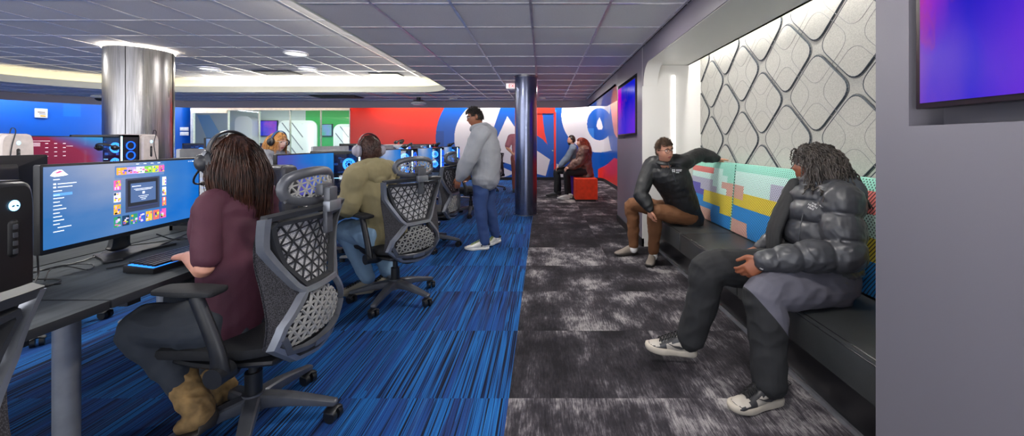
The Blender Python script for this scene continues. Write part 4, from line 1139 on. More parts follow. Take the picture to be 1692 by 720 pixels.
def tower_glass(label, x, y, z, shell, h=.46, w=.22, d=.45, fan=True, red=False):
    """glass sided tower: the glass looks to -y, the front to +x"""
    t = thing('gaming_tower', label, 'computer', (x, y, z))
    bm = NB(); yb = w / 2
    box2(bm, (-d, -yb + .01, .0), (0, yb, .03)); box2(bm, (-d, -yb, h - .025), (0, yb, h)); box2(bm, (-d, yb - .01, 0), (0, yb, h)); box2(bm, (-d, -yb, 0), (-d + .02, yb, h)); box2(bm, (-.03, -yb, 0), (0, yb, h))
    box2(bm, (-d, -yb, 0), (0, -yb + .012, .03))
    obj('case', bm, shell, t, False)
    bm = NB(); box2(bm, (-d + .03, yb - .03, .04), (-.05, yb - .012, h - .04)); obj('circuit_board', bm, BRD, t, False)
    bm = NB()
    for cx_, cz_, r in ((-.13, .335, .052), (-.13, .15, .05)) if fan else ((-.30, .30, .045),):
        ring(bm, (cx_, -yb + .05, cz_), r, .013, 'y'); ring(bm, (cx_, -yb + .05, cz_), r * .40, .004, 'y')
        for k_ in range(9):
            a_ = 2 * PI * k_ / 9; tube(bm, [V((cx_ + r * q_ * math.cos(a_ + q_ * .8), -yb + .05, cz_ + r * q_ * math.sin(a_ + q_ * .8))) for q_ in (.38, .65, .95)], (.006, .002), 6, 2, side=(0, 1, 0))
    obj('fan_ring', bm, GLB, t)
    bm = NB(); rg = random.Random(int(y * 10))
    for _ in range(26):
        a, b = rg.uniform(-d + .05, -.08), rg.uniform(.06, h - .07); box(bm, (a, yb - .04 - rg.random() * .05, b), (rg.uniform(.01, .06), .02, rg.uniform(.004, .03)))
    obj('component', bm, mat('component blue glow', '#3a6fb8', .3, .5, emit=.35), t, False)['kind'] = 'stuff'  # emission put into the parts imitates the fans' light on them
    bm = NB(); box2(bm, (-d + .06, -yb + .03, .20), (-.20, yb - .05, .24)); box2(bm, (-.30, -yb + .03, .06), (-.26, yb - .05, .20)); obj('graphics_card', bm, BEZ, t, False)
    bm = NB(); box2(bm, (-.008, -yb - .002, .02), (.004, -yb + .006, h - .02)); box2(bm, (-d + .05, -yb + .03, .195), (-.2, -yb + .034, .199)); obj('light_bar', bm, GLL, t, False)
    if red:
        bm = NB(); prism(bm, [(-d + .03, h - .07), (-d + .09, h - .07), (-d + .09, h - .12), (-d + .06, h - .17), (-d + .09, h - .2), (-d + .09, h - .24), (-d + .03, h - .24)], -yb + .02, -yb + .03, 'y'); obj('red_panel', bm, emat('red panel glow', '#e01836', 1.2), t, False)
    bm = NB(); box2(bm, (-d + .02, -yb - .002, .03), (-.03, -yb + .002, h - .025)); 
    gm = bpy.data.materials.get('smoked glass')
    if not gm:
        gm = bpy.data.materials.new('smoked glass'); q = NT(gm); a = q.n('BsdfTransparent'); a.inputs[0].default_value = (.75, .8, .9, 1); b = q.n('BsdfGlossy', i_Roughness=.05); m_ = q.n('MixShader'); m_.inputs[0].default_value = .08
        q.t.links.new(a.outputs[0], m_.inputs[1]); q.t.links.new(b.outputs[0], m_.inputs[2]); q.t.links.new(m_.outputs[0], q.out.inputs[0])
    obj('side_glass', bm, gm, t, False)
    bm = NB(); 
    for cz_ in (.12, .24, .36): ring(bm, (.004, 0, cz_), .048, .006, 'x', 22)
    obj('front_fan_ring', bm, RGB, t)
    return t
tower_slim('black tower with a glowing round badge at the left edge, nearest computer', -1.735, 1.265, .74, TWB, .43, .12)
tower_glass('black glass sided tower with a big blue fan right of the game library monitor', -1.92, 2.56, .74, TWB)
tower_slim('dark grey tower with a small glowing badge beside the violet screen', -1.84, 2.83, .74, TWD, .39, .17)
tower_glass('large glass tower glowing blue left of the olive hoodie', -1.84, 4.0, .74, TWB, .47, .24, .50)
tower_glass('glass tower behind the olive hoodie\'s headrest, with a pale light bar', -1.9, 5.75, .74, TWB)
tower_glass('far glass tower glowing blue, right of the far monitor', -1.9, 7.35, .74, TWB)
tower_glass('last glass tower of the front row, next to the standing man', -1.9, 8.75, .74, TWB)
tower_slim('white tower with a small round light at the far left edge', -5.0, 3.68, .90, TWW, .48, .24)
tower_slim('white tower with a small round light in front of the steel column', -5.0, 4.93, .90, TWW, .50, .21)
tower_glass('wide black glass tower with a red panel in front of the steel column', -5.02, 4.70, .90, TWB, .49, .20, .62, True, True)
tower_glass('glass tower with a blue fan right of the steel column', -6.5, 7.55, .8, TWB, .48)
tower_glass('glass tower glowing blue behind the blonde person', -2.52, 5.75, .82, TWB)
tower_glass('pale cased glass tower in the middle row before the red wall', -2.5, 7.25, .80, TWW)
tower_glass('glass tower at the end of the middle row', -2.5, 8.7, .80, TWB)
tower_glass('glass tower by the glass room with a red lit top', -6.5, 9.6, .8, TWB, .48)

# ================================================================ keyboard, mouse, cables
def keyboard(label, x, y, z, rz=PI / 2, L=.45):
    t = thing('keyboard', label, 'keyboard', (x, y, z), rz)
    bm = NB(); prism(bm, [(-.07, .0), (.07, .004), (.07, .034), (-.07, .022)], -L / 2, L / 2, 'x', bev=.003); obj('case', bm, PLA, t)
    for r in range(6):
        yy_ = -.056 + r * .0205; zz_ = .026 + r * .0021
        bm = NB(); k = 0; xx = -L / 2 + .012; rg = random.Random(r)
        while xx < L / 2 - .018:
            wd = .0185 if not (r == 0 and .1 < (xx + L / 2) < .13) else .11
            prism(bm, [(xx + .001, yy_ - .0085), (xx + wd - .001, yy_ - .0085), (xx + wd - .001, yy_ + .0085), (xx + .001, yy_ + .0085)], zz_ + .003, zz_ + .012, 'z'); xx += wd + .0008
        obj('key_row', bm, mat('keycap', '#24262b', .35), t, False)
    bm = NB(); box(bm, (0, 0, .0285), (L - .02, .118, .002), Matrix.Rotation(.10, 3, 'X')); obj('backlight', bm, emat('keyboard backlight', '#2f8cff', 1.6), t, False)
    bm = NB(); box(bm, (0, .071, .02), (L - .02, .002, .008)); obj('edge_glow', bm, emat('keyboard edge glow', '#20b0ff', 2.), t, False)
    return t
keyboard('black keyboard with blue backlight beside the maroon sleeve', -1.70, 1.86, .7405, PI / 2 - .07)
keyboard('black keyboard in front of the olive hoodie', -1.72, 3.30, .7405)
keyboard('keyboard on the desk behind the empty chair', -1.72, 5.0, .7405)
def cable(label, pts, r=.003, m=None):
    bm = NB(); tube(bm, pts, r, 7, 5); return tag(obj('cable', bm, m or PLA), label, 'cable', 'black cables lying under the monitors')
rg = random.Random(3)
for k, lb in enumerate(('black cable looping out from under the nearest monitor towards the keyboard', 'thin black cable tangled left of the monitor stand', 'black cable lying behind the monitor stand', 'black cable running from the monitor to the glass tower', 'coiled black cable beside the black tower', 'thin cable hanging down at the left end of the nearest monitor')):
    zt = .7445
    P = {0: [(-2.05, 2.05, zt), (-1.98, 2.12, zt + .03), (-1.86, 2.08, zt), (-1.80, 1.95, zt), (-1.86, 1.80, zt), (-1.92, 1.70, zt)],
         1: [(-2.1, 1.50, zt), (-2.02, 1.60, zt + .04), (-1.98, 1.68, zt), (-2.06, 1.76, zt), (-2.1, 1.66, zt + .02), (-2.0, 1.55, zt)],
         2: [(-2.2, 1.6, zt), (-2.15, 1.8, zt), (-2.2, 2.0, zt + .01), (-2.12, 2.2, zt), (-2.18, 2.38, zt)],
         3: [(-2.1, 2.1, .80), (-2.08, 2.2, zt), (-1.95, 2.28, zt), (-1.86, 2.38, zt), (-1.85, 2.44, zt + .02)],
         4: [(-2.05, 1.42, zt), (-1.92, 1.47, zt), (-1.95, 1.56, zt), (-2.05, 1.52, zt + .01), (-2.0, 1.42, zt), (-1.9, 1.40, zt)],
         5: [(-2.01, 1.535, .85), (-2.0, 1.53, .78), (-1.97, 1.50, zt), (-1.90, 1.52, zt)]}[k]
    cable(lb, P, .0032 if k != 1 else .0022)
for k, lb in enumerate(('thin black cable over the top of the left white tower', 'thin black cable over the top of the white tower at the column')):
    y0, zt = ((3.62, 1.385), (4.95, 1.405))[k]
    cable(lb, [(-5.0, y0, zt + .0), (-4.995, y0 + .01, zt + .05), (-4.985, y0 + .03, zt + .02), (-4.985, y0, zt - .15), (-4.985, y0 + (.06 if k else -.02), zt - .42)], .004)

# ================================================================ headsets
def headset(label, M, s=1., cup=None, band=None, glow=None):
    """worn or parked headset; local: x across the ears, y forward, z up, origin between the cups"""
    t = thing('headset', label, 'headset', M.translation)
    A = M.copy(); A.translation = (0, 0, 0)
    bm = NB()
    pts = [(.088 * math.cos(a), -.005, .03 + .102 * math.sin(a)) for a in [PI * j / 14 for j in range(15)]]
    tube(bm, pts, [(.014, .006)] * 15, 10, 2, side=(0, 1, 0)); bm.transform(A @ Matrix.Scale(s, 4)); obj('headband', bm, band or PLA, t)
    for e in (-1, 1):
        bm = NB(); tube(bm, [(e * .078, 0, .0), (e * .097, 0, .0), (e * .108, 0, .0)], [(.036, .046), (.038, .048), (.026, .036)], 20, 2, side=(0, 1, 0)); bm.transform(A @ Matrix.Scale(s, 4))
        c = obj('ear_cup', bm, cup or PLA, t)
        bm = NB(); tube(bm, [(e * .066, 0, .0), (e * .082, 0, .0)], [(.036, .045), (.036, .045)], 18, 1, side=(0, 1, 0), sq=1., lin=True, capk=.2); bm.transform(A @ Matrix.Scale(s, 4)); obj('ear_cushion', bm, mat('black leather cushion', '#101114', .5), c)
        bm = NB(); tube(bm, [(e * .100, -.012, .045), (e * .112, -.002, .02), (e * .113, 0, -.01)], [(.012, .005)] * 3, 8, 2, side=(0, 1, 0)); bm.transform(A @ Matrix.Scale(s, 4)); obj('yoke', bm, mat('silver yoke', '#7d8086', .3, .7), c)
        if glow:
            bm = NB(); cyl(bm, (e * .1125, 0, 0), (e * .1145, 0, 0), .008, 12); bm.transform(A @ Matrix.Scale(s, 4)); obj('glow_ring', bm, glow, c)
    return t
def parked(label, x, y, z, rz=0.):
    M = Matrix.Translation((x, y, z)) @ Matrix.Rotation(rz, 4, 'Z') @ Matrix.Rotation(1.1, 4, 'X'); headset(label, M, .85)
parked('black headset hanging on the left row monitor beside the steel column', -5.1, 4.52, 1.235, .3)
parked('black headset resting on top of the far glass tower behind the headrest', -2.05, 5.75, 1.24, 1.8)
parked('black headset on top of the far glass tower left of the standing man', -2.05, 7.35, 1.24, 1.4)
parked('headset on the last tower of the front row', -2.1, 8.75, 1.24, 1.6)
parked('headset on the tower of the middle row before the red wall', -2.7, 7.25, 1.30, 1.2)

# ================================================================ ottomans
def ottoman(label, x, y, w, d, h, m, rz=0.):
    t = thing('ottoman', label, 'ottoman', (x, y, 0), rz)
    bm = NB(); box(bm, (0, 0, h / 2 + .02), (w, d, h - .04), bev=.02); obj('cushion', bm, m, t)
    bm = NB(); box(bm, (0, 0, .02), (w * .86, d * .86, .04)); obj('plinth', bm, BLACK, t)
ottoman('orange red cube ottoman at the foot of the mural', .97, 8.72, .50, .5, .50, mat('orange red felt', '#e8401c', .85, bump=.3, bs=200.))
ottoman('purple ottoman behind the orange red one', .93, 9.45, .5, .5, .52, mat('purple felt', '#5a2aa0', .85, bump=.3, bs=200.))
# ================================================================ people
def m_skin(name, col, lo=.92):
    m = bpy.data.materials.new(name); t = NT(m); c = C(col)
    v = t.obj(); g = t.noise(v, 30., 4)
    t.bsdf(t.mix(g, tuple(x * .86 for x in c), tuple(min(1, x * 1.08) for x in c)), .48, 0., t.bump(t.noise(v, 400., 2), .12, .001), Subsurface_Weight=.08, Subsurface_Radius=(.01, .004, .002)); return m
def m_cloth(name, col, rough=.85, b=.35, bs=420., var=.1, **kw):
    m = bpy.data.materials.new(name); t = NT(m); c = C(col); v = t.obj()
    w = t.noise(v, bs, 2); k = t.noise(v, 7., 4)
    t.bsdf(t.mix(t.ramp(t.math('ADD', t.math('MULTIPLY', w, .5), t.math('MULTIPLY', k, .5)), [(.35, (0, 0, 0)), (.65, (1, 1, 1))]), tuple(x * (1 - var) for x in c), tuple(min(1, x * (1 + var)) for x in c)), rough, 0., t.bump(w, b, .0015), **kw); return m
def m_hair(name, c1, c2, rough=.42):
    m = bpy.data.materials.new(name); t = NT(m); v = t.obj((1, 1, .12)); g = t.noise(v, 160., 3); g2 = t.noise(t.obj(), 18., 2)
    t.bsdf(t.mix(t.ramp(t.math('ADD', t.math('MULTIPLY', g, .6), t.math('MULTIPLY', g2, .4)), [(.38, (0, 0, 0)), (.62, (1, 1, 1))]), C(c1), C(c2)), rough, 0., t.bump(g, .3, .001), Specular_IOR_Level=.5); return m
EYEW = mat('eye white', '#dcd8d2', .25); IRIS = mat('dark iris', '#2a1a10', .2); LIP = {}
def lp(a, b, t): return V(a).lerp(V(b), t)
def hframe(f, up=(0, 0, 1)):
    f = V(f).normalized(); u = V(up); r = f.cross(u).normalized(); u = r.cross(f).normalized()
    return Matrix((r, f, u)).transposed()
def head_fn(jaw=1.):
    def fn(d, p):
        x, y, z = p
        if d.z < 0:
            k = -d.z
            x *= 1 - .30 * k ** 1.6 * (2 - jaw)
            if d.y < 0: y *= 1 - .45 * k
        if d.y > 0 and d.z > -.2: y *= .96
        g = lambda a, b, sx, sz: math.exp(-((x - a) / sx) ** 2 - ((z - b) / sz) ** 2)
        if d.y > .1:
            zt = (.034 - z) / .050
            nose = 0
            if 0 < zt <= 1: nose = .027 * zt ** 1.2
            elif zt > 1: nose = .027 * max(0, 1 - (zt - 1) * 5)
            y += nose * math.exp(-(x / (.0085 + .006 * max(0, min(1, zt)))) ** 2)
            y -= .011 * (g(.032, .018, .014, .010) + g(-.032, .018, .014, .010))
            y += .005 * (g(.03, .040, .022, .007) + g(-.03, .040, .022, .007))
            y += .004 * (g(.04, -.015, .02, .02) + g(-.04, -.015, .02, .02))
            y += .007 * (g(0, -.043, .020, .005) + g(0, -.055, .017, .006)) - .004 * g(0, -.0488, .024, .0022)
            y += .007 * g(0, -.088, .02, .016)
        return V((x, y, z))
    return fn
def hand(bm, w, fd, pn, ts, curl=.5, s=1., spread=.1):
    """w wrist, fd finger direction, pn the way the palm looks, ts towards the thumb"""
    fd = V(fd).normalized(); pn = V(pn); pn = (pn - fd * pn.dot(fd)).normalized(); ax = fd.cross(pn).normalized()
    if ax.dot(V(ts)) < 0: ax = -ax
    w = V(w)
    tube(bm, [w - fd * .02 * s, w + fd * .02 * s, w + fd * .055 * s, w + fd * .085 * s], [(.027 * s, .019 * s), (.032 * s, .018 * s), (.040 * s, .016 * s), (.038 * s, .013 * s)], 14, 3, side=ax)
    for k, (o, L) in enumerate(((.029, .95), (.010, 1.06), (-.010, 1.0), (-.028, .80))):
        base = w + fd * (.078 - .005 * abs(k - 1)) * s + ax * o * s
        d = (fd + ax * o * spread * 6).normalized(); pts = [base - d * .02 * s, base]; c = curl * (1 + .08 * k)
        for l, cc in ((.042, c), (.027, c * 1.1), (.021, c * .8)):
            a = cc; d = (d * math.cos(a) + pn * math.sin(a)).normalized()
            pnn = pn
            pts.append(pts[-1] + d * l * L * s)
            # rotate the bending direction along
            pn = (pnn - d * pnn.dot(d)).normalized()
        pn = V(pnn) if False else (V(_pn0(fd, ax, pn)))
        tube(bm, pts, [.0095 * s, .0095 * s, .0086 * s, .0080 * s, .0068 * s], 8, 2)
    pn = _pn0(fd, ax, pn)
    b = w + fd * .022 * s + ax * .026 * s
    d1 = (fd * .62 + ax * .70 + pn * .25).normalized(); d2 = (fd * .9 + ax * .15 + pn * .35).normalized()
    tube(bm, [b - d1 * .01 * s, b + d1 * .035 * s, b + d1 * .035 * s + d2 * .033 * s, b + d1 * .035 * s + d2 * .058 * s], [.014 * s, .0125 * s, .0105 * s, .0085 * s], 8, 3)
def _pn0(fd, ax, pn):
    q = ax.cross(fd).normalized()
    return q if q.dot(pn) >= 0 else -q
class P: pass
def strands(name, paths, rad, m, root, sides=3):
    vs = []; fs = []
    for pts, r in paths:
        n = len(pts); b0 = len(vs)
        for i, p in enumerate(pts):
            d = (pts[min(i + 1, n - 1)] - pts[max(i - 1, 0)])
            if d.length < 1e-9: d = V((0, 0, 1))
            d.normalize(); u = d.orthogonal().normalized(); w = d.cross(u)
            rr = r * rad(i / (n - 1))
            for k in range(sides):
                a = 2 * PI * k / sides; vs.append(p + (u * math.cos(a) + w * math.sin(a)) * rr)
        for i in range(n - 1):
            for k in range(sides):
                a = b0 + i * sides + k; b = b0 + i * sides + (k + 1) % sides
                fs.append((a, b, b + sides, a + sides))
    me = bpy.data.meshes.new(name); me.from_pydata([tuple(v) for v in vs], [], fs)
    o = link_mesh(name, me, m, root, True, True); return o
def grow(c, R, hr, d, L, n, grav, outw, comb, wig, wf, rg, obst=()):
    """one strand path from scalp direction d (head frame), world space"""
    p = V((d.x * hr[0], d.y * hr[1], d.z * hr[2])); nn = V((d.x / hr[0], d.y / hr[1], d.z / hr[2])).normalized()
    P_ = R @ p + c; v = (R @ nn) * outw + (R @ V(comb)); v = v.normalized() if v.length else R @ nn
    pts = [P_.copy()]; st = L / n; ph = rg.random() * 50
    for i in range(n):
        v = (v + V((0, 0, -grav)) + V((nz(P_, wf, ph), nz(P_, wf, ph + 9), nz(P_, wf, ph + 17))) * wig).normalized()
        P_ = P_ + v * st
        for (oc, orr, RR) in ((c, hr, R),) + tuple(obst):
            q = RR.transposed() @ (P_ - oc); e = V((q.x / orr[0], q.y / orr[1], q.z / orr[2])); l = e.length
            if l < 1.04 and l > 1e-6:
                q2 = q * (1.04 / l); P_ = oc + RR @ q2
        pts.append(P_.copy())
    return pts
def shoe(root, heel, toe, up=(0, 0, 1), side=None, mu=None, ms=None, L=None, kind='sneaker', accents=None, world=True, h=.10, laces=None, sole_h=.028, flip=1):
    heel, toe, up = V(heel), V(toe), V(up)
    f = (toe - heel); L = L or f.length; f.normalize(); up = (up - f * up.dot(f)).normalized(); r = f.cross(up)
    T = lambda x, y, z: heel + r * x + f * y + up * z
    out = [(-.030, .0), (.030, .0), (.038, .06), (.036, .13), (.046, .20), (.044, .25), (.025, .285), (-.010, .29), (-.035, .27), (-.048, .21), (-.038, .13), (-.037, .05)]
    k = L / .29
    pts = [V((x * flip * 1.05, y * k)) for x, y in out]
    N = len(pts); fine_ = []
    for i in range(N):
        for j in range(4):
            t = j / 4; a, b, c_, d_ = pts[i - 1], pts[i], pts[(i + 1) % N], pts[(i + 2) % N]
            fine_.append(.5 * (2 * b + (c_ - a) * t + (2 * a - 5 * b + 4 * c_ - d_) * t * t + (3 * b - a - 3 * c_ + d_) * t ** 3))
    bm = NB(); rows = []
    cen = V((0, .14 * k))
    for z, sc in ((0, .93), (.006, .99), (sole_h * .6, 1.02), (sole_h, 1.0), (sole_h + .002, .93)):
        rows.append([bm.verts.new(T(*(cen + (q - cen) * sc), z + (.012 * max(0, (q.y / k - .2) / .09) if z > -1 else 0))) for q in fine_])
    for A, B in zip(rows, rows[1:]):
        for i in range(len(A)): bm.faces.new((A[i], A[(i + 1) % len(A)], B[(i + 1) % len(A)], B[i]))
    bm.faces.new(rows[0][::-1]); bm.faces.new(rows[-1])
    me = obj('shoe_sole', bm, ms, root, True, world=True)
    # upper
    bm = NB()
    prof = [(.012, .030, .085), (.05, .036, h), (.10, .038, h - .004), (.15, .040, .078), (.20, .044, .058), (.25, .042, .046), (.275, .030, .036)]
    tube(bm, [T(-.004 * flip * (1 if y > .1 else 0), y * k, sole_h * .5 + (z - sole_h * .5) * .46 + .006) for y, w, z in prof], [(w * 1.02, (z - sole_h * .3) * .5) for y, w, z in prof], 20, 4, side=r, sq=.85)
    uo = obj('shoe_upper', bm, mu, root, True, world=True)
    if laces is not None:
        bm = NB()
        for j in range(6):
            y = .105 + j * .019; z = h + .016 - j * .0088
            for s in (-1, 1): tube(bm, [T(s * .022, y * k, z - .008), T(0, (y + .006) * k, z + .004), T(-s * .022, (y + .014) * k, z - .012)], .0032, 6, 3)
        lo = obj('laces', bm, laces, root, True, world=True)
    return T, uo
def person(name, label, loc, J, skin, sv=.006, armb=1., hr=(.074, .095, .118), hs=1., jaw=1., lips='#a8605a', face=True, build=1., hands=True, group=None, eyes=True, neck_r=.055, brow=None):
    root = thing(name, label, 'person', loc, 0, group)
    bm = NB(); R = hframe(J.f, getattr(J, 'hup', (0, 0, 1))); c = V(J.head); b = build
    hr = tuple(x * hs for x in hr); hf = head_fn(jaw)
    ell(bm, c, (hr[0], hr[1], hr[2]), R, 44, 34, fn=lambda d, p: hf(d, p / hs) * hs)
    for s in (-1, 1): ell(bm, c + R @ V((s * .074, -.008, .002)) * hs, (.010 * hs, .02 * hs, .032 * hs), R, 12, 8)
    tube(bm, [lp(J.neck, J.chest, .15), V(J.neck), c + R @ V((0, -.015, -.05)) * hs], [neck_r * 1.15, neck_r, neck_r], 16, 4)
    sh = [V(J.shL), V(J.shR)]; sd = (V(J.shR) - V(J.shL)).normalized(); hd = (V(J.hipR) - V(J.hipL)).normalized()
    pel = V(J.pelvis); ch = V(J.chest); wst = V(getattr(J, 'waist', lp(pel, ch, .45)))
    mid = (sh[0] + sh[1]) / 2
    tube(bm, [pel, wst, ch, lp(ch, mid, .75), V(J.neck)], [(.15 * b, .105 * b), (.13 * b, .095 * b), (.155 * b, .105 * b), (.14 * b, .075 * b), (.06, .055)], 20, 4, side=[hd, hd, sd, sd, sd])
    for k, s in enumerate('LR'):
        a, e, w = V(getattr(J, 'sh' + s)), V(getattr(J, 'el' + s)), V(getattr(J, 'wr' + s))
        tube(bm, [lp(mid, a, .45), a, lp(a, e, .5), e, lp(e, w, .35), lp(e, w, .75), w], [.05 * b * armb, .052 * b * armb, .044 * b * armb, .038 * b, .040 * b, .030, .026], 12, 3)
        if hands and hasattr(J, 'hand' + s):
            H_ = getattr(J, 'hand' + s); hand(bm, w, *H_)
        h, kn, an = V(getattr(J, 'hip' + s)), V(getattr(J, 'kn' + s)), V(getattr(J, 'an' + s))
        tube(bm, [h, lp(h, kn, .5), kn, lp(kn, an, .35), an], [.085 * b, .072 * b, .054 * b, .05 * b, .036], 14, 3)
    me = fuse(bm, sv, 1)
    body = link_mesh('body', me, [skin], root, True, True)
    body.data.materials.append(mat('lip tone ' + lips, lips, .45)); 
    if face:
        Ri = R.transposed(); base = root.location
        for pol in body.data.polygons:
            q = Ri @ (pol.center + base - c) / hs
            if q.y > .07 and abs(q.x) < .021 * math.sqrt(max(0, 1 - ((q.z + .049) / .012) ** 2)) and abs(q.z + .049) < .0115: pol.material_index = 1
    if eyes:
        for s in (-1, 1):
            ec = c + R @ V((s * .031, .076, .018)) * hs
            bm = NB(); ell(bm, ec, (.0125 * hs, .0105 * hs, .0085 * hs), R, 14, 10)
            e = obj('eye', bm, EYEW, root, True, True)
            bm = NB(); g = V(getattr(J, 'gaze', J.f)).normalized(); ell(bm, ec + R @ V((0, .0075, 0)) * hs + (g - V(J.f).normalized()) * .004, (.0055 * hs, .004 * hs, .0058 * hs), R, 12, 8); obj('iris', bm, IRIS, e, True, True)
            bm = NB(); tube(bm, [ec + R @ V((x, .0085 - abs(x) * .3, .0075 - abs(x) * .25)) * hs for x in (-.014, -.006, 0, .006, .014)], (.0026 * hs), 6, 2); obj('eyelid', bm, skin, e, True, True)
        if brow:
            bm = NB()
            for s in (-1, 1): tube(bm, [c + R @ V((s * x, y, z)) * hs for x, y, z in ((.012, .096, .034), (.028, .092, .040), (.046, .080, .034))], [(.0025, .002), (.003, .0045), (.002, .002)], 8, 3)
            obj('eyebrow', bm, brow, root, True, True)
    root['_R'] = 0; del root['_R']
    return root, R, c
def top_mesh(J, g=.022, b=1., sleeve=1.0, hem=.07, arm=1., loose=0., bulge=0., hemside=0., neckr=.075, cuff=.0):
    bm = NB(); sh = [V(J.shL), V(J.shR)]; sd = (sh[1] - sh[0]).normalized(); hd = (V(J.hipR) - V(J.hipL)).normalized()
    pel = V(J.pelvis); ch = V(J.chest); wst = V(getattr(J, 'waist', lp(pel, ch, .45))); mid = (sh[0] + sh[1]) / 2
    ax = (wst - pel).normalized()
    tube(bm, [pel - ax * hem, pel, wst, ch, lp(ch, mid, .8), lp(mid, J.neck, .8)],
         [(.160 * b + g + hemside, .118 * b + g), (.158 * b + g, .116 * b + g), (.142 * b + g + loose, .106 * b + g + loose), (.160 * b + g, .112 * b + g), (.142 * b + g, .082 * b + g), (neckr, neckr * .95)], 24, 5, side=[hd, hd, hd, sd, sd, sd])
    for s in 'LR':
        a, e, w = V(getattr(J, 'sh' + s)), V(getattr(J, 'el' + s)), V(getattr(J, 'wr' + s))
        pts = [lp(mid, a, .45), a, lp(a, e, .5), e, lp(e, w, .4), lp(e, w, .8), w]; rr = [.066 * b + g, .060 * b + g, .050 * b + g, .046 * b + g, .044 * b + g, .038 + g * .8, .030 + g * .5 + cuff]
        if sleeve < 1: pts, rr = [pts[0], pts[1], lp(a, e, .45), lp(a, e, sleeve)], [rr[0], rr[1], rr[2] + .004, rr[2] + .006]
        tube(bm, pts, [r * arm for r in rr], 16, 5)
    return bm
def pants_mesh(J, g=.02, b=1., ank=.0, thigh=1.):
    bm = NB(); pel = V(J.pelvis); hd = (V(J.hipR) - V(J.hipL)).normalized()
    wst = V(getattr(J, 'waist', lp(pel, J.chest, .45)))
    tube(bm, [pel - (wst - pel).normalized() * .06, pel, lp(pel, wst, .6)], [(.15 * b + g - .012, .115 * b + g - .012), (.155 * b + g - .014, .115 * b + g - .014), (.145 * b + g - .018, .105 * b + g - .018)], 20, 4, side=hd)
    for s in 'LR':
        h, kn, an = V(getattr(J, 'hip' + s)), V(getattr(J, 'kn' + s)), V(getattr(J, 'an' + s))
        tube(bm, [h, lp(h, kn, .5), kn, lp(kn, an, .35), lp(kn, an, .8), an], [(.090 * b + g) * thigh, (.078 * b + g) * thigh, .062 * b + g, .054 * b + g, .044 * b + g, .036 + g + ank], 18, 5)
    return bm
def dress(root, name, bm, m, vox=.008, amp=.006, fs=9., it=2, o=0.):
    me = fuse(bm, vox, it, folds(amp, fs, o=o)); return link_mesh(name, me, m, root, True, True)
def specs(root, R, c, hs=1., m=None):
    bm = NB()
    for s in (-1, 1):
        P_ = [c + R @ V((s * (.032 + .024 * x), .100 - .006 * abs(x) - .004 * (x > 0), .015 + .018 * z)) * hs for x, z in ((-.9, .8), (0, 1), (.95, .85), (1, .1), (.75, -.75), (0, -.95), (-.75, -.7), (-.95, .1), (-.9, .8))]
        tube(bm, P_, .0018, 6, 2, cap=False)
        tube(bm, [c + R @ V((s * .056, .092, .026)) * hs, c + R @ V((s * .077, .05, .024)) * hs, c + R @ V((s * .082, -.005, .020)) * hs], .002, 6, 3)
    tube(bm, [c + R @ V((-.009, .100, .020)) * hs, c + R @ V((0, .106, .023)) * hs, c + R @ V((.009, .100, .020)) * hs], .0018, 6, 3)
    return obj('glasses', bm, m or mat('dark glasses frame', '#1c1c1e', .3), root, True, True)
def hood(root, J, m, r=.105, drop=.10, back=(0, -1, 0), g=1.):
    """folded hood lying round the neck and down the back"""
    n = V(J.neck); bk_ = V(back).normalized(); sd = bk_.cross(V((0, 0, 1))); bm = NB()
    pts = []
    for j in range(17):
        a = 2 * PI * j / 16
        pts.append(n + sd * r * .92 * math.sin(a) + bk_ * (r * .9 * math.cos(a) + .02) + V((0, 0, .012 + .022 * math.cos(a))))
    tube(bm, pts, [(.030 * g, .036 * g)] * 17, 12, 2, cap=False)
    ell(bm, n + bk_ * (r * 1.12) + V((0, 0, -drop * .40)), (.115 * g, .062 * g, drop * .95), hframe(bk_), 20, 14)
    ell(bm, n + bk_ * (r * 1.30) + V((0, 0, -drop * .95)), (.06 * g, .045 * g, drop * .55), hframe(bk_), 16, 12)
    return dress(root, 'hood', bm, m, .007, .006, 11., 2, 3.)

# ---------------------------------------------------------------- man in brown trousers on the bench's far end
SK1 = m_skin('light skin', '#c98f76'); BLKJ = m_cloth('black technical jacket cloth', '#17181b', .55, .15, 300.); BRN = m_cloth('brown chino cloth', '#6a4428', .8, .4, 500.)
J = P(); J.pelvis = (1.53, 4.12, .55); J.waist = (1.44, 4.06, .74); J.chest = (1.31, 3.97, .96); J.neck = (1.245, 3.90, 1.11)
J.head = (1.225, 3.86, 1.215); J.f = (.30, -.93, -.14); J.hup = (-.16, 0, 1); J.gaze = (.8, -.6, -.05)
J.shR = (1.14, 4.03, 1.06); J.shL = (1.43, 3.92, 1.10)
J.elR = (1.01, 3.95, .78); J.wrR = (1.075, 3.86, .63); J.handR = ((.15, .25, -.9), (.9, .2, .3), (.3, -1, 0), .35)
J.elL = (1.66, 4.05, 1.17); J.wrL = (1.835, 4.06, 1.135); J.handL = ((.55, .25, -.35), (.2, .1, -1), (-.3, -1, .2), .45)
J.hipL = (1.53, 4.02, .54); J.hipR = (1.50, 4.20, .54); J.knL = (1.17, 3.98, .575); J.anL = (1.20, 4.16, .13)
J.knR = (1.02, 4.36, .60); J.anR = (1.05, 4.43, .13)
pm, R, c = person('person', 'man with glasses, black jacket and brown trousers sitting at the bench\'s far end', (1.3, 4.1, 0), J, SK1, .006, brow=mat('dark brown brow', '#2c1d14', .7), build=1.05)
dress(pm, 'jacket', top_mesh(J, .028, 1.05, neckr=.072, loose=.02, arm=.96), BLKJ, .007, .009, 9., 2, 1.)
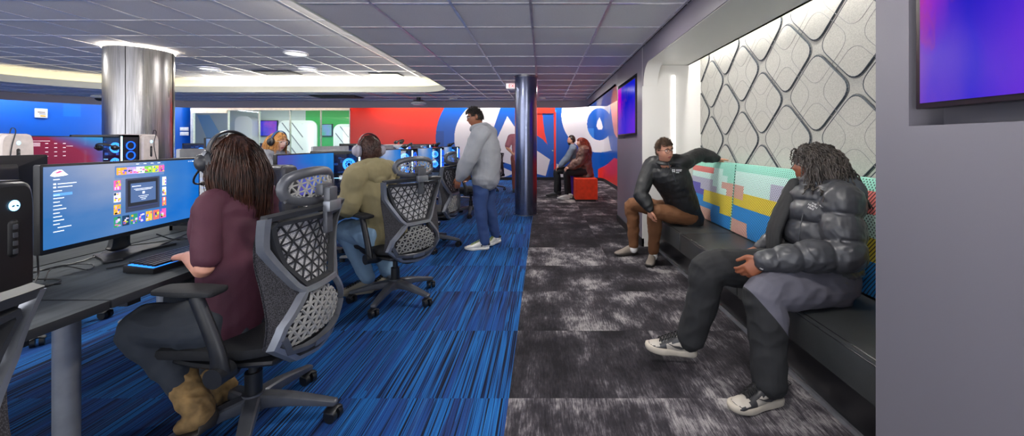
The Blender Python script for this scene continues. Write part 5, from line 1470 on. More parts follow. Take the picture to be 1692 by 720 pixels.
bm = NB(); n_ = V(J.neck); tube(bm, [n_ + V((.075 * math.sin(a), .07 * math.cos(a), -.008 + .012 * math.cos(a))) for a in [2 * PI * j / 16 for j in range(17)]], [(.010, .024)] * 17, 10, 2, side=(0, 0, .001) if False else None, cap=False); obj('collar', bm, BLKJ, pm, True, True)
bm = NB(); tube(bm, [n_ + V((.0, -.078, -.01)), n_ + V((.03, -.10, -.09)), n_ + V((.07, -.105, -.2))], .004, 6, 3); obj('zip', bm, mat('zip grey', '#4a4c50', .4, .5), pm, True, True)
dress(pm, 'trousers', pants_mesh(J, .018, 1.0), BRN, .007, .008, 9., 2, 2.)
SHG = m_cloth('grey beige suede', '#7d746b', .8); SLD = mat('dark shoe sole', '#2a2624', .6); SOCK = m_cloth('white sock', '#d9d6d4', .9)
for heel, toe, an, fl in (((1.225, 4.24, .0), (1.10, 3.99, 0), J.anL, 1), ((1.10, 4.50, 0), (.83, 4.40, .0), J.anR, -1)):
    shoe(pm, heel, toe, mu=SHG, ms=SLD, flip=fl, sole_h=.022, h=.105)
    bm = NB(); a = V(an); tube(bm, [a + V((0, .01, .03)), V((a.x, a.y, .07))], .043, 16, 2); obj('sock', bm, SOCK, pm, True, True)
specs(pm, R, c)
JK = [o for o in pm.children if o.name.startswith('jacket')][0]
_late = lambda: None
HB = m_hair('brown short hair', '#2c1e16', '#5f4634', .6)
rg = random.Random(1); paths = []
hrr = (.077, .098, .120)
while len(paths) < 2200:
    d = V((rg.gauss(0, 1), rg.gauss(0, 1), rg.gauss(0, 1))).normalized()
    if d.z < -.35 + .0 * d.y or (d.y > .35 and d.z < .55 - (1 - d.y) * .25) or (d.y > .05 and d.z < .10): continue
    L = .026 if d.z > .2 else .013
    paths.append((grow(c, R, hrr, d, L * rg.uniform(.7, 1.2), 6, .0, .4, (.3, .3, .2), 1.3, 90., rg), .0021))
strands('hair', paths, lambda t: 1 - .6 * t, HB, pm)
bm = NB(); ell(bm, c, (hrr[0], hrr[1], hrr[2]), R, 30, 22, fn=lambda d, p: p if not ((d.y > .30 and d.z < .60) or (d.y > .0 and d.z < .15) or d.z < -.3) else p * .86); obj('hair_cap', bm, HB, pm, True, True)

# ---------------------------------------------------------------- person in the shiny puffer jacket, nearest on the bench
SK2 = m_skin('brown skin', '#8a5238'); PUF = m_cloth('shiny black nylon', '#36373c', .42, .05, 60., Specular_IOR_Level=.6); CHG = m_cloth('charcoal fleece', '#55545f', .8, .3, 500.); BLF = m_cloth('black fleece', '#17181b', .8, .3, 500.); HOD = m_cloth('slate hoodie', '#4b5058', .85)
J = P(); J.pelvis = (1.56, 2.17, .565); J.waist = (1.57, 2.17, .74); J.chest = (1.565, 2.17, .92); J.neck = (1.585, 2.185, 1.06)
J.head = (1.565, 2.215, 1.155); J.f = (-.78, .62, .0)
J.shL = (1.56, 2.01, 1.00); J.shR = (1.55, 2.35, 1.00)
J.elL = (1.50, 1.93, .745); J.wrL = (1.14, 1.985, .69); J.handL = ((-.72, .22, -.62), (.25, .95, -.1), (-.6, 0, .7), .42, 1.05)
J.elR = (1.55, 2.40, .76); J.wrR = (1.335, 2.36, .655); J.handR = ((-.85, -.1, -.3), (0, 0, -1), (-.3, -.9, 0), .25)
J.hipL = (1.57, 2.09, .55); J.hipR = (1.55, 2.27, .55); J.knL = (1.14, 1.965, .535); J.anL = (1.12, 1.905, .12)
J.knR = (.985, 2.245, .565); J.anR = (.875, 2.27, .155)
pm, R, c = person('person', 'person with big curly hair in a shiny black puffer jacket, nearest on the bench', (1.45, 2.15, 0), J, SK2, .0055, build=.88, lips='#6a3a30', brow=mat('black brow', '#120d0b', .7))
PUFM = pm
bm = NB()
def baf(n, amp, ph=0., sk=.0): return lambda t, a: 1 + amp * (abs(math.sin(PI * (n * t + ph + sk * math.sin(a)))) ** .42 - .70)
sd = (V(J.shR) - V(J.shL)).normalized()
tube(bm, [(1.565, 2.17, .585), (1.565, 2.17, .64), (1.57, 2.17, .75), (1.565, 2.17, .90), (1.56, 2.175, 1.0), (1.56, 2.18, 1.065)], [(.19, .160), (.21, .18), (.215, .18), (.205, .170), (.165, .14), (.09, .09)], 40, 12, side=sd, mod=baf(5.0, .20, .1, .10))
for s in 'LR':
    a, e, w = V(getattr(J, 'sh' + s)), V(getattr(J, 'el' + s)), V(getattr(J, 'wr' + s)); mid = (V(J.shL) + V(J.shR)) / 2
    tube(bm, [lp(mid, a, .5), a, lp(a, e, .5), e + (e - w).normalized() * .01, lp(e, w, .4), lp(e, w, .75), lp(e, w, 1.)], [x_ * (1 if s == 'L' else .72) for x_ in (.09, .095, .090, .088, .078, .066, .050)], 28, 12, mod=baf(6.5, .24, .2))
PJ = dress(pm, 'puffer_jacket', bm, PUF, .0052, .0055, 16., 1, 4.)
bm = NB(); tube(bm, [(1.49, 2.28, 1.06), (1.42, 2.27, .92), (1.36, 2.26, .78), (1.345, 2.24, .66)], [(.07, .03), (.10, .03), (.11, .03), (.10, .03)], 14, 5, side=(.3, 1, 0)); dress(pm, 'jacket_lining', bm, BLF, .006, .004, 12.)  # lining, widened so its black also stands for the far sleeve's shade
bm = NB(); tube(bm, [(1.52, 2.12, 1.05), (1.435, 2.09, .97), (1.385, 2.07, .84), (1.375, 2.07, .70)], .0028, 6, 6); obj('zip', bm, mat('zip grey', '#4a4c50', .4, .5), pm, True, True)
J2 = P(); J2.__dict__.update(J.__dict__); hood(pm, J, HOD, .112, .11, back=(.9, -.35, 0), g=1.15)
bm = pants_mesh(J, .034, 1.08, .010); dress(pm, 'trousers', bm, [CHG], .007, .010, 8., 2, 5.)
tr = [o for o in pm.children if o.name.startswith('trousers')][0]
tr.data.materials.append(BLF)
bq = bmesh.new(); bq.from_mesh(tr.data)
pc = V((1.067, 1.95, .52)) - pm.location; pnn = V((.214, 0, .168)).normalized()
bmesh.ops.bisect_plane(bq, geom=bq.verts[:] + bq.edges[:] + bq.faces[:], plane_co=pc, plane_no=pnn)
bq.to_mesh(tr.data); bq.free()
for pol in tr.data.polygons:                      # black faces: far leg and the front of the near shin
    q = pol.center + pm.location
    nearleg = q.y < 2.02 + (q.x - 1.05) * .22 or q.x > 1.50
    if not nearleg or (pol.center - pc).dot(pnn) < 0: pol.material_index = 1
bm = NB(); a = V(J.anL); tube(bm, [a + V((0, 0, .05)), a + V((0, 0, .01))], .062, 18, 3); a = V(J.anR); tube(bm, [a + V((0.01, 0, .05)), a + V((-.005, 0, .01))], .062, 18, 3); dress(pm, 'cuff', bm, BLF, .006, .004)
WSH = mat('cream shoe leather', '#aba49a', .5); BSH = mat('charcoal shoe leather', '#2e2e31', .45); SWS = mat('off white sole', '#b3aa9c', .6); LAC = mat('black lace', '#0d0d0e', .8)
for heel, toe, up, fl in (((1.185, 1.93, .004), (.90, 1.845, .004), (0, 0, 1), 1), ((.90, 2.275, .045), (.615, 2.30, .062), (.06, 0, 1), -1)):
    Tf, uo = shoe(pm, heel, toe, up, mu=WSH, ms=SWS, flip=fl, laces=LAC, h=.112, sole_h=.034)
    uo.data.materials.append(BSH)
    Ri = hframe(V(toe) - V(heel), up).transposed(); L = (V(toe) - V(heel)).length
    for pol in uo.data.polygons:
        q = Ri @ (pol.center + pm.location - V(heel)); y = q.y / L; z = q.z
        heelp = y < .20; toebox = y > .72 and z > .048; quarter = .22 < y < .60 and z < .085 - (y - .3) * .06
        if not (toebox or quarter) or heelp: pol.material_index = 1
    bm = NB()
    for s in (-1, 1):
        xs = .0395 * s; P_ = [(.26, .052), (.33, .046), (.44, .052), (.62, .078), (.47, .062), (.36, .062)]
        lo = [bm.verts.new(Tf(xs + s * .0035, y * L, z)) for y, z in P_]; hi = [bm.verts.new(Tf(xs + s * .008, y * L, z)) for y, z in P_]
        bm.faces.new(lo); bm.faces.new(hi)
        for j in range(6): bm.faces.new((lo[j], lo[(j + 1) % 6], hi[(j + 1) % 6], hi[j]))
    obj('swoosh_mark', bm, BSH, pm, False, True)
def onsurf(o, px, py):
    """where the sight line through a photo pixel meets object o (used to seat small marks on a surface)"""
    org = V((0, 0, H)); d = V(((px - 896) / F, 1, (235 - py) / F)).normalized(); r = top(o).location
    ok, loc, nrm, _ = o.ray_cast(org - r, d)
    return (loc + r, nrm) if ok else (None, None)
def mark_text(o, root, px, py, s, size, m, name='lettering', tilt=0.):
    p, n = onsurf(o, px, py)
    if p is None: return
    right = V((0, 0, 1)).cross(n).normalized(); up = n.cross(right); 
    rm = Matrix.Rotation(tilt, 3, n); right = rm @ right; up = rm @ up
    M = frame(right, up, n, p + n * .004)
    return text(name, s, m, size, M, root, .0008, True)
WT2 = mat('white print', '#dcdcdc', .6, emit=0.)
p, n = onsurf(JK, 1113, 282)
if p:
    right = V((0, 0, 1)).cross(n).normalized(); up = n.cross(right); bm = NB(); Rk = frame(right, up, n).to_3x3()
    for u, v, a_, b_ in ((0, .008, .026, .005), (0, -.008, .026, .005), (-.009, 0, .006, .03), (.009, 0, .006, .03)): box(bm, p + n * .006 + right * u + up * v, (a_, b_, .003), Rk)
    obj('chest_emblem', bm, WT2, JK.parent, False, True)
    bm = NB()
    for v, a_ in ((.010, .055), (-.002, .05), (-.018, .03)): box(bm, p + n * .006 + right * (.022 + a_ / 2) + up * v, (a_, .006, .003), Rk)
    obj('chest_print', bm, WT2, JK.parent, False, True)
mark_text(PJ, pm, 1343, 341, 'THE\nNORTH\nFACE', .014, WT2, tilt=-.35)
p, n = onsurf(PJ, 1352, 338)
if p:
    right = V((0, 0, 1)).cross(n).normalized(); up = n.cross(right); bm = NB()
    for k in range(3): tube(bm, [p + n * .004 + right * (.012 + (.009 + k * .009) * math.cos(a)) + up * (-.012 + (.009 + k * .009) * math.sin(a)) for a in [PI / 2 * j / 6 for j in range(7)]], (.0028, .0012), 6, 1, lin=True)
    obj('dome_mark', bm, WT2, pm, True, True)
mark_text(PJ, pm, 1258, 443, '700', .012, WT2, 'cuff_number', tilt=-.4)
HC = m_hair('dark curled hair', '#15110f', '#4a423d', .5)
rg = random.Random(5); paths = []; hrr = (.094, .116, .124)
sh_ob = ((V((1.56, 2.18, .93)), V((.20, .26, .15)), Matrix.Identity(3)),)
while len(paths) < 980:
    d = V((rg.gauss(0, 1), rg.gauss(0, 1), rg.gauss(0, 1))).normalized()
    if d.z < -.30 or (d.y > .45 and d.z < .60) or (d.y > .1 and d.z < .05): continue
    L = rg.uniform(.16, .26) * (1 - .30 * max(0, d.z)) * (.62 if d.y > .35 else 1)
    P_ = grow(c, R, hrr, d, L, 26, .26, .8, (0, -.75, .05), .22, 16., rg, sh_ob)
    ph = rg.random() * 6; fr = rg.uniform(150, 230); Q = []
    for i, q in enumerate(P_):
        tt = i / 26; Q.append(q + V((math.cos(ph + i * 1.7), math.sin(ph + i * 1.7), math.sin(ph * 2 + i * 1.1) * .4)) * .0026 * min(1, tt * 4))
    paths.append((Q, rg.uniform(.0048, .0066)))
strands('hair', paths, lambda t: (1 + .18 * math.sin(t * 60)) * (1 - .45 * t), HC, pm, 6)
bm = NB(); ell(bm, c + R @ V((0, -.012, .01)), (.092, .105, .122), R, 26, 20, fn=lambda d, p: p if not ((d.y > .45 and d.z < .6) or (d.y > .1 and d.z < .05) or d.z < -.35) else p * .8); obj('hair_base', bm, HC, pm, True, True)
bm = NB(); ell(bm, c + R @ V((0, .035, -.075)), (.058, .056, .045), R, 18, 12); obj('beard', bm, HC, pm, True, True)
bm = NB(); tube(bm, [V(J.anL) + V((.03, .03, -.02)), V(J.anL) + V((.09, .04, -.01)), V(J.anL) + V((.13, .03, -.03)), V(J.anL) + V((.08, .03, -.05))], .0022, 6, 4); obj('drawcord', bm, BLF, pm, True, True)

# ---------------------------------------------------------------- standing man in the grey hoodie
SK3 = m_skin('tan skin', '#8f5a40'); GRH = m_cloth('heather grey sweatshirt', '#8c8e94', .9, .4, 380.); NVY = m_cloth('slate blue joggers', '#2c4372', .85)
J = P(); X0_, Y0_ = -.72, 4.72
J.pelvis = (-.69, 4.74, .93); J.waist = (-.68, 4.74, 1.08); J.chest = (-.70, 4.73, 1.30); J.neck = (-.785, 4.72, 1.475); J.head = (-.815, 4.70, 1.60)
J.f = (-.93, -.22, -.26); J.hup = (-.25, 0, 1)
J.shL = (-.735, 4.56, 1.40); J.shR = (-.68, 4.90, 1.40)
J.elL = (-.845, 4.50, 1.12); J.wrL = (-.965, 4.52, .885); J.handL = ((-.35, .05, -.9), (.2, .95, 0), (-.9, 0, .1), .35)
J.elR = (-.80, 4.98, 1.12); J.wrR = (-.93, 4.95, .92); J.handR = ((-.4, 0, -.9), (0, -1, 0), (-.9, 0, .1), .35)
J.hipL = (-.735, 4.65, .88); J.hipR = (-.70, 4.83, .88); J.knL = (-.75, 4.66, .50); J.anL = (-.70, 4.69, .10); J.knR = (-.67, 4.86, .50); J.anR = (-.60, 4.93, .12)
pm, R, c = person('person', 'standing man in a grey hoodie and blue joggers looking down at the desks', (-.72, 4.75, 0), J, SK3, .0075, lips='#8a4a40', brow=mat('black brow', '#120d0b', .7))
dress(pm, 'hoodie', top_mesh(J, .044, 1.04, hem=.07, loose=.016, hemside=.012, neckr=.07, arm=1.04), GRH, .009, .010, 7., 2, 7.); hood(pm, J, GRH, .10, .11, back=(.9, -.15, 0), g=1.1)
dress(pm, 'joggers', pants_mesh(J, .018, .97, .004), NVY, .009, .008, 8., 2, 8.)
WSN = mat('white trainer', '#c9c7c2', .6)
for heel, toe, an, fl in (((-.655, 4.71, .0), (-.935, 4.64, .0), J.anL, 1), ((-.555, 4.99, .02), (-.70, 4.80, .0), J.anR, -1)):
    Tf, uo = shoe(pm, heel, toe, mu=WSN, ms=mat('white trainer sole', '#dad8d2', .6), flip=fl, laces=mat('green lace', '#7f8f5a', .8)); uo.data.materials.append(BSH)
    for pol in uo.data.polygons:
        q = (pol.center + pm.location - V(heel)); 
        if q.length < .12 and q.z > .05: pol.material_index = 1
    bm = NB(); a = V(an); tube(bm, [a + V((0, 0, .03)), V((a.x, a.y, .06))], .044, 14, 2); obj('sock', bm, SOCK, pm, True, True)
specs(pm, R, c)
HK = m_hair('black hair', '#0e0b0a', '#2e2622', .5); rg = random.Random(2); paths = []; hrr = (.078, .099, .121)
while len(paths) < 1500:
    d = V((rg.gauss(0, 1), rg.gauss(0, 1), rg.gauss(0, 1))).normalized()
    if d.z < -.35 or (d.y > .40 and d.z < .55) or (d.y > .05 and d.z < .12): continue
    paths.append((grow(c, R, hrr, d, (.036 if d.z > .2 else .014) * rg.uniform(.7, 1.2), 6, .0, .5, (.1, .6, .1), .7, 40., rg), .0026))
strands('hair', paths, lambda t: 1 - .6 * t, HK, pm)
bm = NB(); ell(bm, c, hrr, R, 30, 22, fn=lambda d, p: p if not ((d.y > .40 and d.z < .6) or (d.y > .05 and d.z < .15) or d.z < -.3) else p * .86); obj('hair_cap', bm, HK, pm, True, True)

# ---------------------------------------------------------------- long haired person in maroon, on the near chair
SK4 = m_skin('fair skin', '#cf9680'); MAR = m_cloth('maroon jersey', '#4a2030', .75, .25, 300.); JNS = m_cloth('dark grey jeans', '#2f343b', .75, .4, 500.)
J = P(); J.pelvis = (-1.36, 1.70, .56); J.waist = (-1.37, 1.71, .74); J.chest = (-1.40, 1.73, .95); J.neck = (-1.415, 1.745, 1.10); J.head = (-1.415, 1.76, 1.205)
J.f = (-.93, .36, -.08)
J.shL = (-1.375, 1.59, 1.045); J.shR = (-1.37, 1.90, 1.055)
J.elL = (-1.345, 1.535, .80); J.wrL = (-1.56, 1.70, .795); J.handL = ((-.8, .5, -.1), (0, 0, -1), (.4, .9, 0), .35)
J.elR = (-1.42, 2.02, .82); J.wrR = (-1.62, 1.98, .79); J.handR = ((-.9, -.1, -.1), (0, 0, -1), (0, -1, 0), .35)
J.hipL = (-1.38, 1.60, .555); J.hipR = (-1.40, 1.79, .555); J.knL = (-1.62, 1.555, .555); J.anL = (-1.49, 1.60, .29); J.knR = (-1.72, 1.86, .57); J.anR = (-1.60, 1.86, .2)
pm, R, c = person('person', 'person with long brown hair in a maroon shirt sitting at the blue monitor', (-1.4, 1.7, 0), J, SK4, .006, armb=.8, brow=None, build=.9)
dress(pm, 'shirt', top_mesh(J, .012, .95, sleeve=.86, hem=.03, neckr=.068, arm=.75), MAR, .007, .006, 9., 2, 11.)
dress(pm, 'jeans', pants_mesh(J, .014, .98), JNS, .007, .008, 10., 2, 12.)
TAN = m_cloth('tan suede boot', '#84683f', .85, .5, 30., .45)
for an, toe in ((J.anL, (-1.42, 1.57, .16)), (J.anR, (-1.50, 1.78, .12))):
    a = V(an); bm = NB(); toe = V(toe); tube(bm, [a + V((-.01, 0, .04)), a + V((.03, -.005, -.03)), lp(a, toe, .55) + V((.05, 0, -.03)), toe + V((-.03, -.02, 0))], [(.050, .050), (.056, .054), (.050, .046), (.042, .028)], 18, 5, side=(.3, 1, 0)); dress(pm, 'boot', bm, TAN, .006, .008, 14., 2, 13.)
    bm = NB(); tube(bm, [a + V((.085, .0, -.06)), lp(a, toe, .55) + V((.075, 0, -.085)), toe + V((-.035, -.025, -.035))], [(.035, .012), (.042, .012), (.036, .012)], 14, 4, side=(.3, 1, 0)); obj('boot_sole', bm, SLD, pm, True, True)
HL = m_hair('long brown hair', '#190e0c', '#4a2a1c', .34); rg = random.Random(9); paths = []; hrr = (.080, .100, .124)
ob = ((V((-1.40, 1.735, .92)), V((.105, .15, .13)), Matrix.Identity(3)),)
while len(paths) < 3800:
    d = V((rg.gauss(0, 1), rg.gauss(0, 1), rg.gauss(0, 1))).normalized()
    if d.z < -.45 or (d.y > .30 and d.z < .50) or (d.y > .1 and d.z < .0): continue
    L = rg.uniform(.30, .40) + .10 * max(0, d.z)
    sdx = 1 if d.x > 0 else -1
    paths.append((grow(c, R, tuple(x * rg.uniform(1., 1.06) for x in hrr), d, L, 15, .55, .25, (sdx * .12, -.9 * (1 if d.y > -.2 else .15), -.15), .16, 6., rg, ob), .0016))
for pts, r_ in paths:                              # the lengths gather behind the shoulder and wave a little
    ph = rg.random() * 6
    for i, p_ in enumerate(pts):
        k = max(0, min(1, (c.z - .02 - p_.z) / .26)); k = k * k * (3 - 2 * k)
        p_.x += (c.x + .045 - p_.x) * .34 * k + .007 * k * math.sin(p_.z * 34 + ph * .3 + p_.y * 20); p_.y += (c.y + .01 - p_.y) * .38 * k + .006 * k * math.sin(p_.z * 27 + ph * .3)
strands('hair', paths, lambda t: 1.15 - .55 * t, HL, pm)
bm = NB(); ell(bm, c + R @ V((0, -.01, .004)), (.087, .104, .128), R, 30, 22, fn=lambda d, p: p if not ((d.y > .35 and d.z < .55) or (d.y > .1 and d.z < .0)) else p * .85)
tube(bm, [c + R @ V((0, -.04, -.02)), c + R @ V((0, -.06, -.13)), c + V((.03, -.03, -.24)), c + V((.06, -.03, -.33))], [(.088, .07), (.080, .055), (.060, .04), (.03, .012)], 18, 4, side=R @ V((1, 0, 0))); dress(pm, 'hair_base', bm, HL, .007, .004, 20.)
Mh = frame(R.col[0], R.col[1], R.col[2], c + V((.012, -.022, .008)))
hs_ = headset('dark headset with microphone worn over the long brown hair', Mh, 1.03, mat('dark grey headset shell', '#2c2e33', .4), mat('dark headband', '#26272b', .4))
bm = NB(); q = lambda x, y, z: Mh @ V((x, y, z)); tube(bm, [q(-.115, .0, -.02), q(-.115, .05, -.06), q(-.09, .10, -.085), q(-.05, .125, -.09)], .004, 8, 5); ell(bm, q(-.045, .128, -.09), (.012, .009, .009)); obj('microphone_boom', bm, PLA, hs_, True, True)

# ---------------------------------------------------------------- person in the olive hoodie
OLV = m_cloth('olive hoodie cloth', '#857b5a', .88, .4, 380.); LJN = m_cloth('light blue jeans', '#7f9db8', .85)
J = P(); J.pelvis = (-1.30, 3.20, .56); J.waist = (-1.33, 3.20, .74); J.chest = (-1.40, 3.20, .96); J.neck = (-1.43, 3.20, 1.105); J.head = (-1.44, 3.21, 1.235)
J.f = (-.80, .60, -.08); J.shL = (-1.46, 3.03, 1.04); J.shR = (-1.33, 3.37, 1.04)
J.elL = (-1.505, 2.98, .80); J.wrL = (-1.70, 3.18, .80); J.handL = ((-.8, .5, -.1), (0, 0, -1), (.4, .9, 0), .35)
J.elR = (-1.45, 3.52, .82); J.wrR = (-1.68, 3.42, .80); J.handR = ((-.9, -.1, -.1), (0, 0, -1), (0, -1, 0), .35)
J.hipL = (-1.36, 3.10, .55); J.hipR = (-1.28, 3.27, .55); J.knL = (-1.66, 3.25, .56); J.anL = (-1.52, 3.36, .12); J.knR = (-1.60, 3.52, .56); J.anR = (-1.40, 3.50, .13)
pm, R, c = person('person', 'person in an olive hoodie with a headset, seated on the second chair', (-1.4, 3.25, 0), J, SK4, .008, eyes=False)
dress(pm, 'hoodie', top_mesh(J, .034, 1.0, hem=.05, neckr=.072), OLV, .009, .010, 7., 2, 21.); hood(pm, J, OLV, .105, .11, back=(.80, -.60, 0), g=1.1)
dress(pm, 'jeans', pants_mesh(J, .022, 1.0, .006), LJN, .009, .008, 9., 2, 22.)
for heel, toe, fl in (((-1.47, 3.36, .0), (-1.74, 3.26, .0), 1), ((-1.36, 3.52, 0), (-1.55, 3.36, 0), -1)):
    shoe(pm, heel, toe, mu=m_cloth('grey beige trainer', '#9c9482', .8), ms=mat('grey trainer sole', '#8a867c', .7), flip=fl, laces=LAC)
HD = m_hair('dark brown cropped hair', '#2a1712', '#4c2c20', .55); rg = random.Random(3); paths = []; hrr = (.079, .099, .121)
while len(paths) < 700:
    d = V((rg.gauss(0, 1), rg.gauss(0, 1), rg.gauss(0, 1))).normalized()
    if d.z < -.5 or (d.y > .40 and d.z < .5) or (d.y > .1 and d.z < .0): continue
    paths.append((grow(c, R, hrr, d, .018 * rg.uniform(.6, 1.2), 5, .2, .3, (0, -.6, 0), .3, 40., rg), .0025))
strands('hair', paths, lambda t: 1 - .6 * t, HD, pm)
bm = NB(); ell(bm, c, (.083, .104, .124), R, 30, 22, fn=lambda d, p: p if not ((d.y > .4 and d.z < .5) or (d.y > .1 and d.z < .0)) else p * .86); obj('hair_cap', bm, HD, pm, True, True)
headset('pale grey headset with a red rimmed band over the olive hoodie\'s head', frame(R.col[0], R.col[1], R.col[2], c + V((0, 0, -.005))), 1.08, mat('pale grey headset shell', '#9a96a4', .4), mat('dark red headband', '#5a1a20', .4))

# ---------------------------------------------------------------- blonde person beyond the monitors
J = P(); J.pelvis = (-3.38, 4.78, .56); J.chest = (-3.34, 4.78, 1.03); J.neck = (-3.31, 4.78, 1.18); J.head = (-3.27, 4.78, 1.30)
J.f = (.90, -.30, -.22); J.hup = (.2, 0, 1); J.shL = (-3.32, 4.96, 1.13); J.shR = (-3.33, 4.60, 1.13)
J.elL = (-3.18, 5.0, .90); J.wrL = (-2.98, 4.9, .80); J.handL = ((.9, -.1, -.1), (0, 0, -1), (0, -1, 0), .35)
J.elR = (-3.18, 4.56, .90); J.wrR = (-2.98, 4.66, .80); J.handR = ((.9, .1, -.1), (0, 0, -1), (0, 1, 0), .35)
J.hipL = (-3.32, 4.87, .54); J.hipR = (-3.32, 4.69, .54); J.knL = (-2.9, 4.9, .56); J.anL = (-2.92, 4.9, .1); J.knR = (-2.9, 4.66, .56); J.anR = (-2.92, 4.66, .1)
SK5 = m_skin('pale skin', '#e0b09c')
pm, R, c = person('person', 'blonde person with clear glasses and headset facing right beyond the monitors', (-3.3, 4.78, 0), J, SK5, .008, lips='#b05a58', brow=mat('light brow', '#8a5a38', .7))
dress(pm, 'sweater', top_mesh(J, .022, .92), m_cloth('grey sweater', '#7a7c84'), .011, .008); dress(pm, 'jeans', pants_mesh(J, .02), JNS, .011, .006)
for y in (4.9, 4.66): shoe(pm, (-2.98, y, 0), (-2.72, y, 0), mu=BSH, ms=SWS)
specs(pm, R, c, 1., mat('pale glasses frame', '#b9c0c6', .3, .4))
HY = m_hair('ginger blonde hair', '#8a5424', '#d09a58', .4); rg = random.Random(6); paths = []; hrr = (.080, .100, .122)
while len(paths) < 1100:
    d = V((rg.gauss(0, 1), rg.gauss(0, 1), rg.gauss(0, 1))).normalized()
    if d.z < -.4 or (d.y > .50 and d.z < .42) or (d.y > .2 and d.z < .0): continue
    paths.append((grow(c, R, hrr, d, rg.uniform(.2, .28), 12, .35, .4, ((.25 if d.x > 0 else -.25), -1.3, 0), .1, 10., rg), .003))
strands('hair', paths, lambda t: 1.1 - .5 * t, HY, pm)
bm = NB(); ell(bm, c + R @ V((0, -.01, 0)), (.083, .10, .122), R, 24, 18, fn=lambda d, p: p if not ((d.y > .5 and d.z < .42) or (d.y > .2 and d.z < .0)) else p * .85); obj('hair_cap', bm, HY, pm, True, True)
headset('black and blue headset worn by the blonde person', frame(R.col[0], R.col[1], R.col[2], c), 1.08, None, mat('blue headband', '#1d4a80', .4))

# ---------------------------------------------------------------- two people on the ottomans
J = P(); J.pelvis = (1.02, 8.95, .62); J.chest = (.97, 8.93, 1.03); J.neck = (.93, 8.92, 1.17); J.head = (.895, 8.91, 1.285); J.f = (-.98, -.1, -.05)
J.shL = (.95, 8.76, 1.11); J.shR = (.96, 9.1, 1.11); J.elL = (.86, 8.72, .86); J.wrL = (.64, 8.74, .72); J.handL = ((-.9, .1, -.2), (0, 0, -1), (0, 1, 0), .4)
J.elR = (.86, 9.14, .86); J.wrR = (.64, 9.1, .72); J.handR = ((-.9, -.1, -.2), (0, 0, -1), (0, -1, 0), .4)
J.hipL = (.97, 8.84, .62); J.hipR = (.97, 9.02, .62); J.knL = (.56, 8.80, .60); J.anL = (.56, 8.86, .12); J.knR = (.58, 9.02, .60); J.anR = (.64, 9.05, .12)
pm, R, c = person('person', 'person with long red hair and a brown satin jacket sitting on the ottomans', (.9, 8.95, 0), J, SK4, .011, eyes=False)
dress(pm, 'jacket', top_mesh(J, .045, 1.0, hem=.08, arm=1.1), m_cloth('brown satin', '#6b4a40', .38, .1, 60., .35), .013, .020, 9., 2, 31.); dress(pm, 'trousers', pants_mesh(J, .012), BLF, .012, .005)
for y, x in ((8.82, .62), (9.02, .70)): shoe(pm, (x, y, 0), (x - .28, y, 0), mu=WSN, ms=WSN)
HR = m_hair('auburn hair', '#5a1a12', '#a3402a', .4); rg = random.Random(8); paths = []
while len(paths) < 700:
    d = V((rg.gauss(0, 1), rg.gauss(0, 1), rg.gauss(0, 1))).normalized()
    if d.z < -.4 or (d.y > .45 and d.z < .45) or (d.y > .2 and d.z < .0): continue
    paths.append((grow(c, R, (.08, .1, .122), d, rg.uniform(.25, .38), 12, .35, .4, ((.2 if d.x > 0 else -.2), -1.1, 0), .15, 10., rg), .005))
strands('hair', paths, lambda t: 1.1 - .5 * t, HR, pm)
J = P(); J.pelvis = (.86, 9.45, .64); J.chest = (.76, 9.45, 1.05); J.neck = (.73, 9.45, 1.22); J.head = (.71, 9.45, 1.345); J.f = (-1, -.15, -.1)
J.shL = (.74, 9.27, 1.15); J.shR = (.76, 9.62, 1.15); J.elL = (.60, 9.25, .9); J.wrL = (.42, 9.28, .72); J.handL = ((-.8, .1, -.5), (0, 0, -1), (0, 1, 0), .4)
J.elR = (.60, 9.64, .9); J.wrR = (.44, 9.6, .72); J.handR = ((-.8, -.1, -.5), (0, 0, -1), (0, -1, 0), .4)
J.hipL = (.82, 9.36, .62); J.hipR = (.82, 9.54, .62); J.knL = (.36, 9.34, .60); J.anL = (.33, 9.32, .12); J.knR = (.38, 9.56, .60); J.anR = (.42, 9.56, .12)
pm, R, c = person('person', 'dark haired person in a grey top behind the red haired one', (.7, 9.45, 0), J, SK1, .011, eyes=False)
dress(pm, 'sweater', top_mesh(J, .026, 1.), m_cloth('grey blue sweater', '#6f7a8c'), .012, .01); dress(pm, 'trousers', pants_mesh(J, .016), BLF, .012, .006)
for y, x in ((9.32, .36), (9.56, .46)): shoe(pm, (x, y, 0), (x - .28, y, 0), mu=BSH, ms=SLD)
bm = NB(); ell(bm, c + R @ V((0, -.012, .01)), (.085, .10, .124), R, 24, 18, fn=lambda d, p: p if not ((d.y > .4 and d.z < .55) or (d.y > .15 and d.z < .1) or d.z < -.4) else p * .85); dress(pm, 'hair', bm, HK, .009, .006, 30.)
bm = NB(); ell(bm, c + R @ V((0, .045, -.07)), (.052, .045, .04), R, 16, 10); obj('beard', bm, HK, pm, True, True)

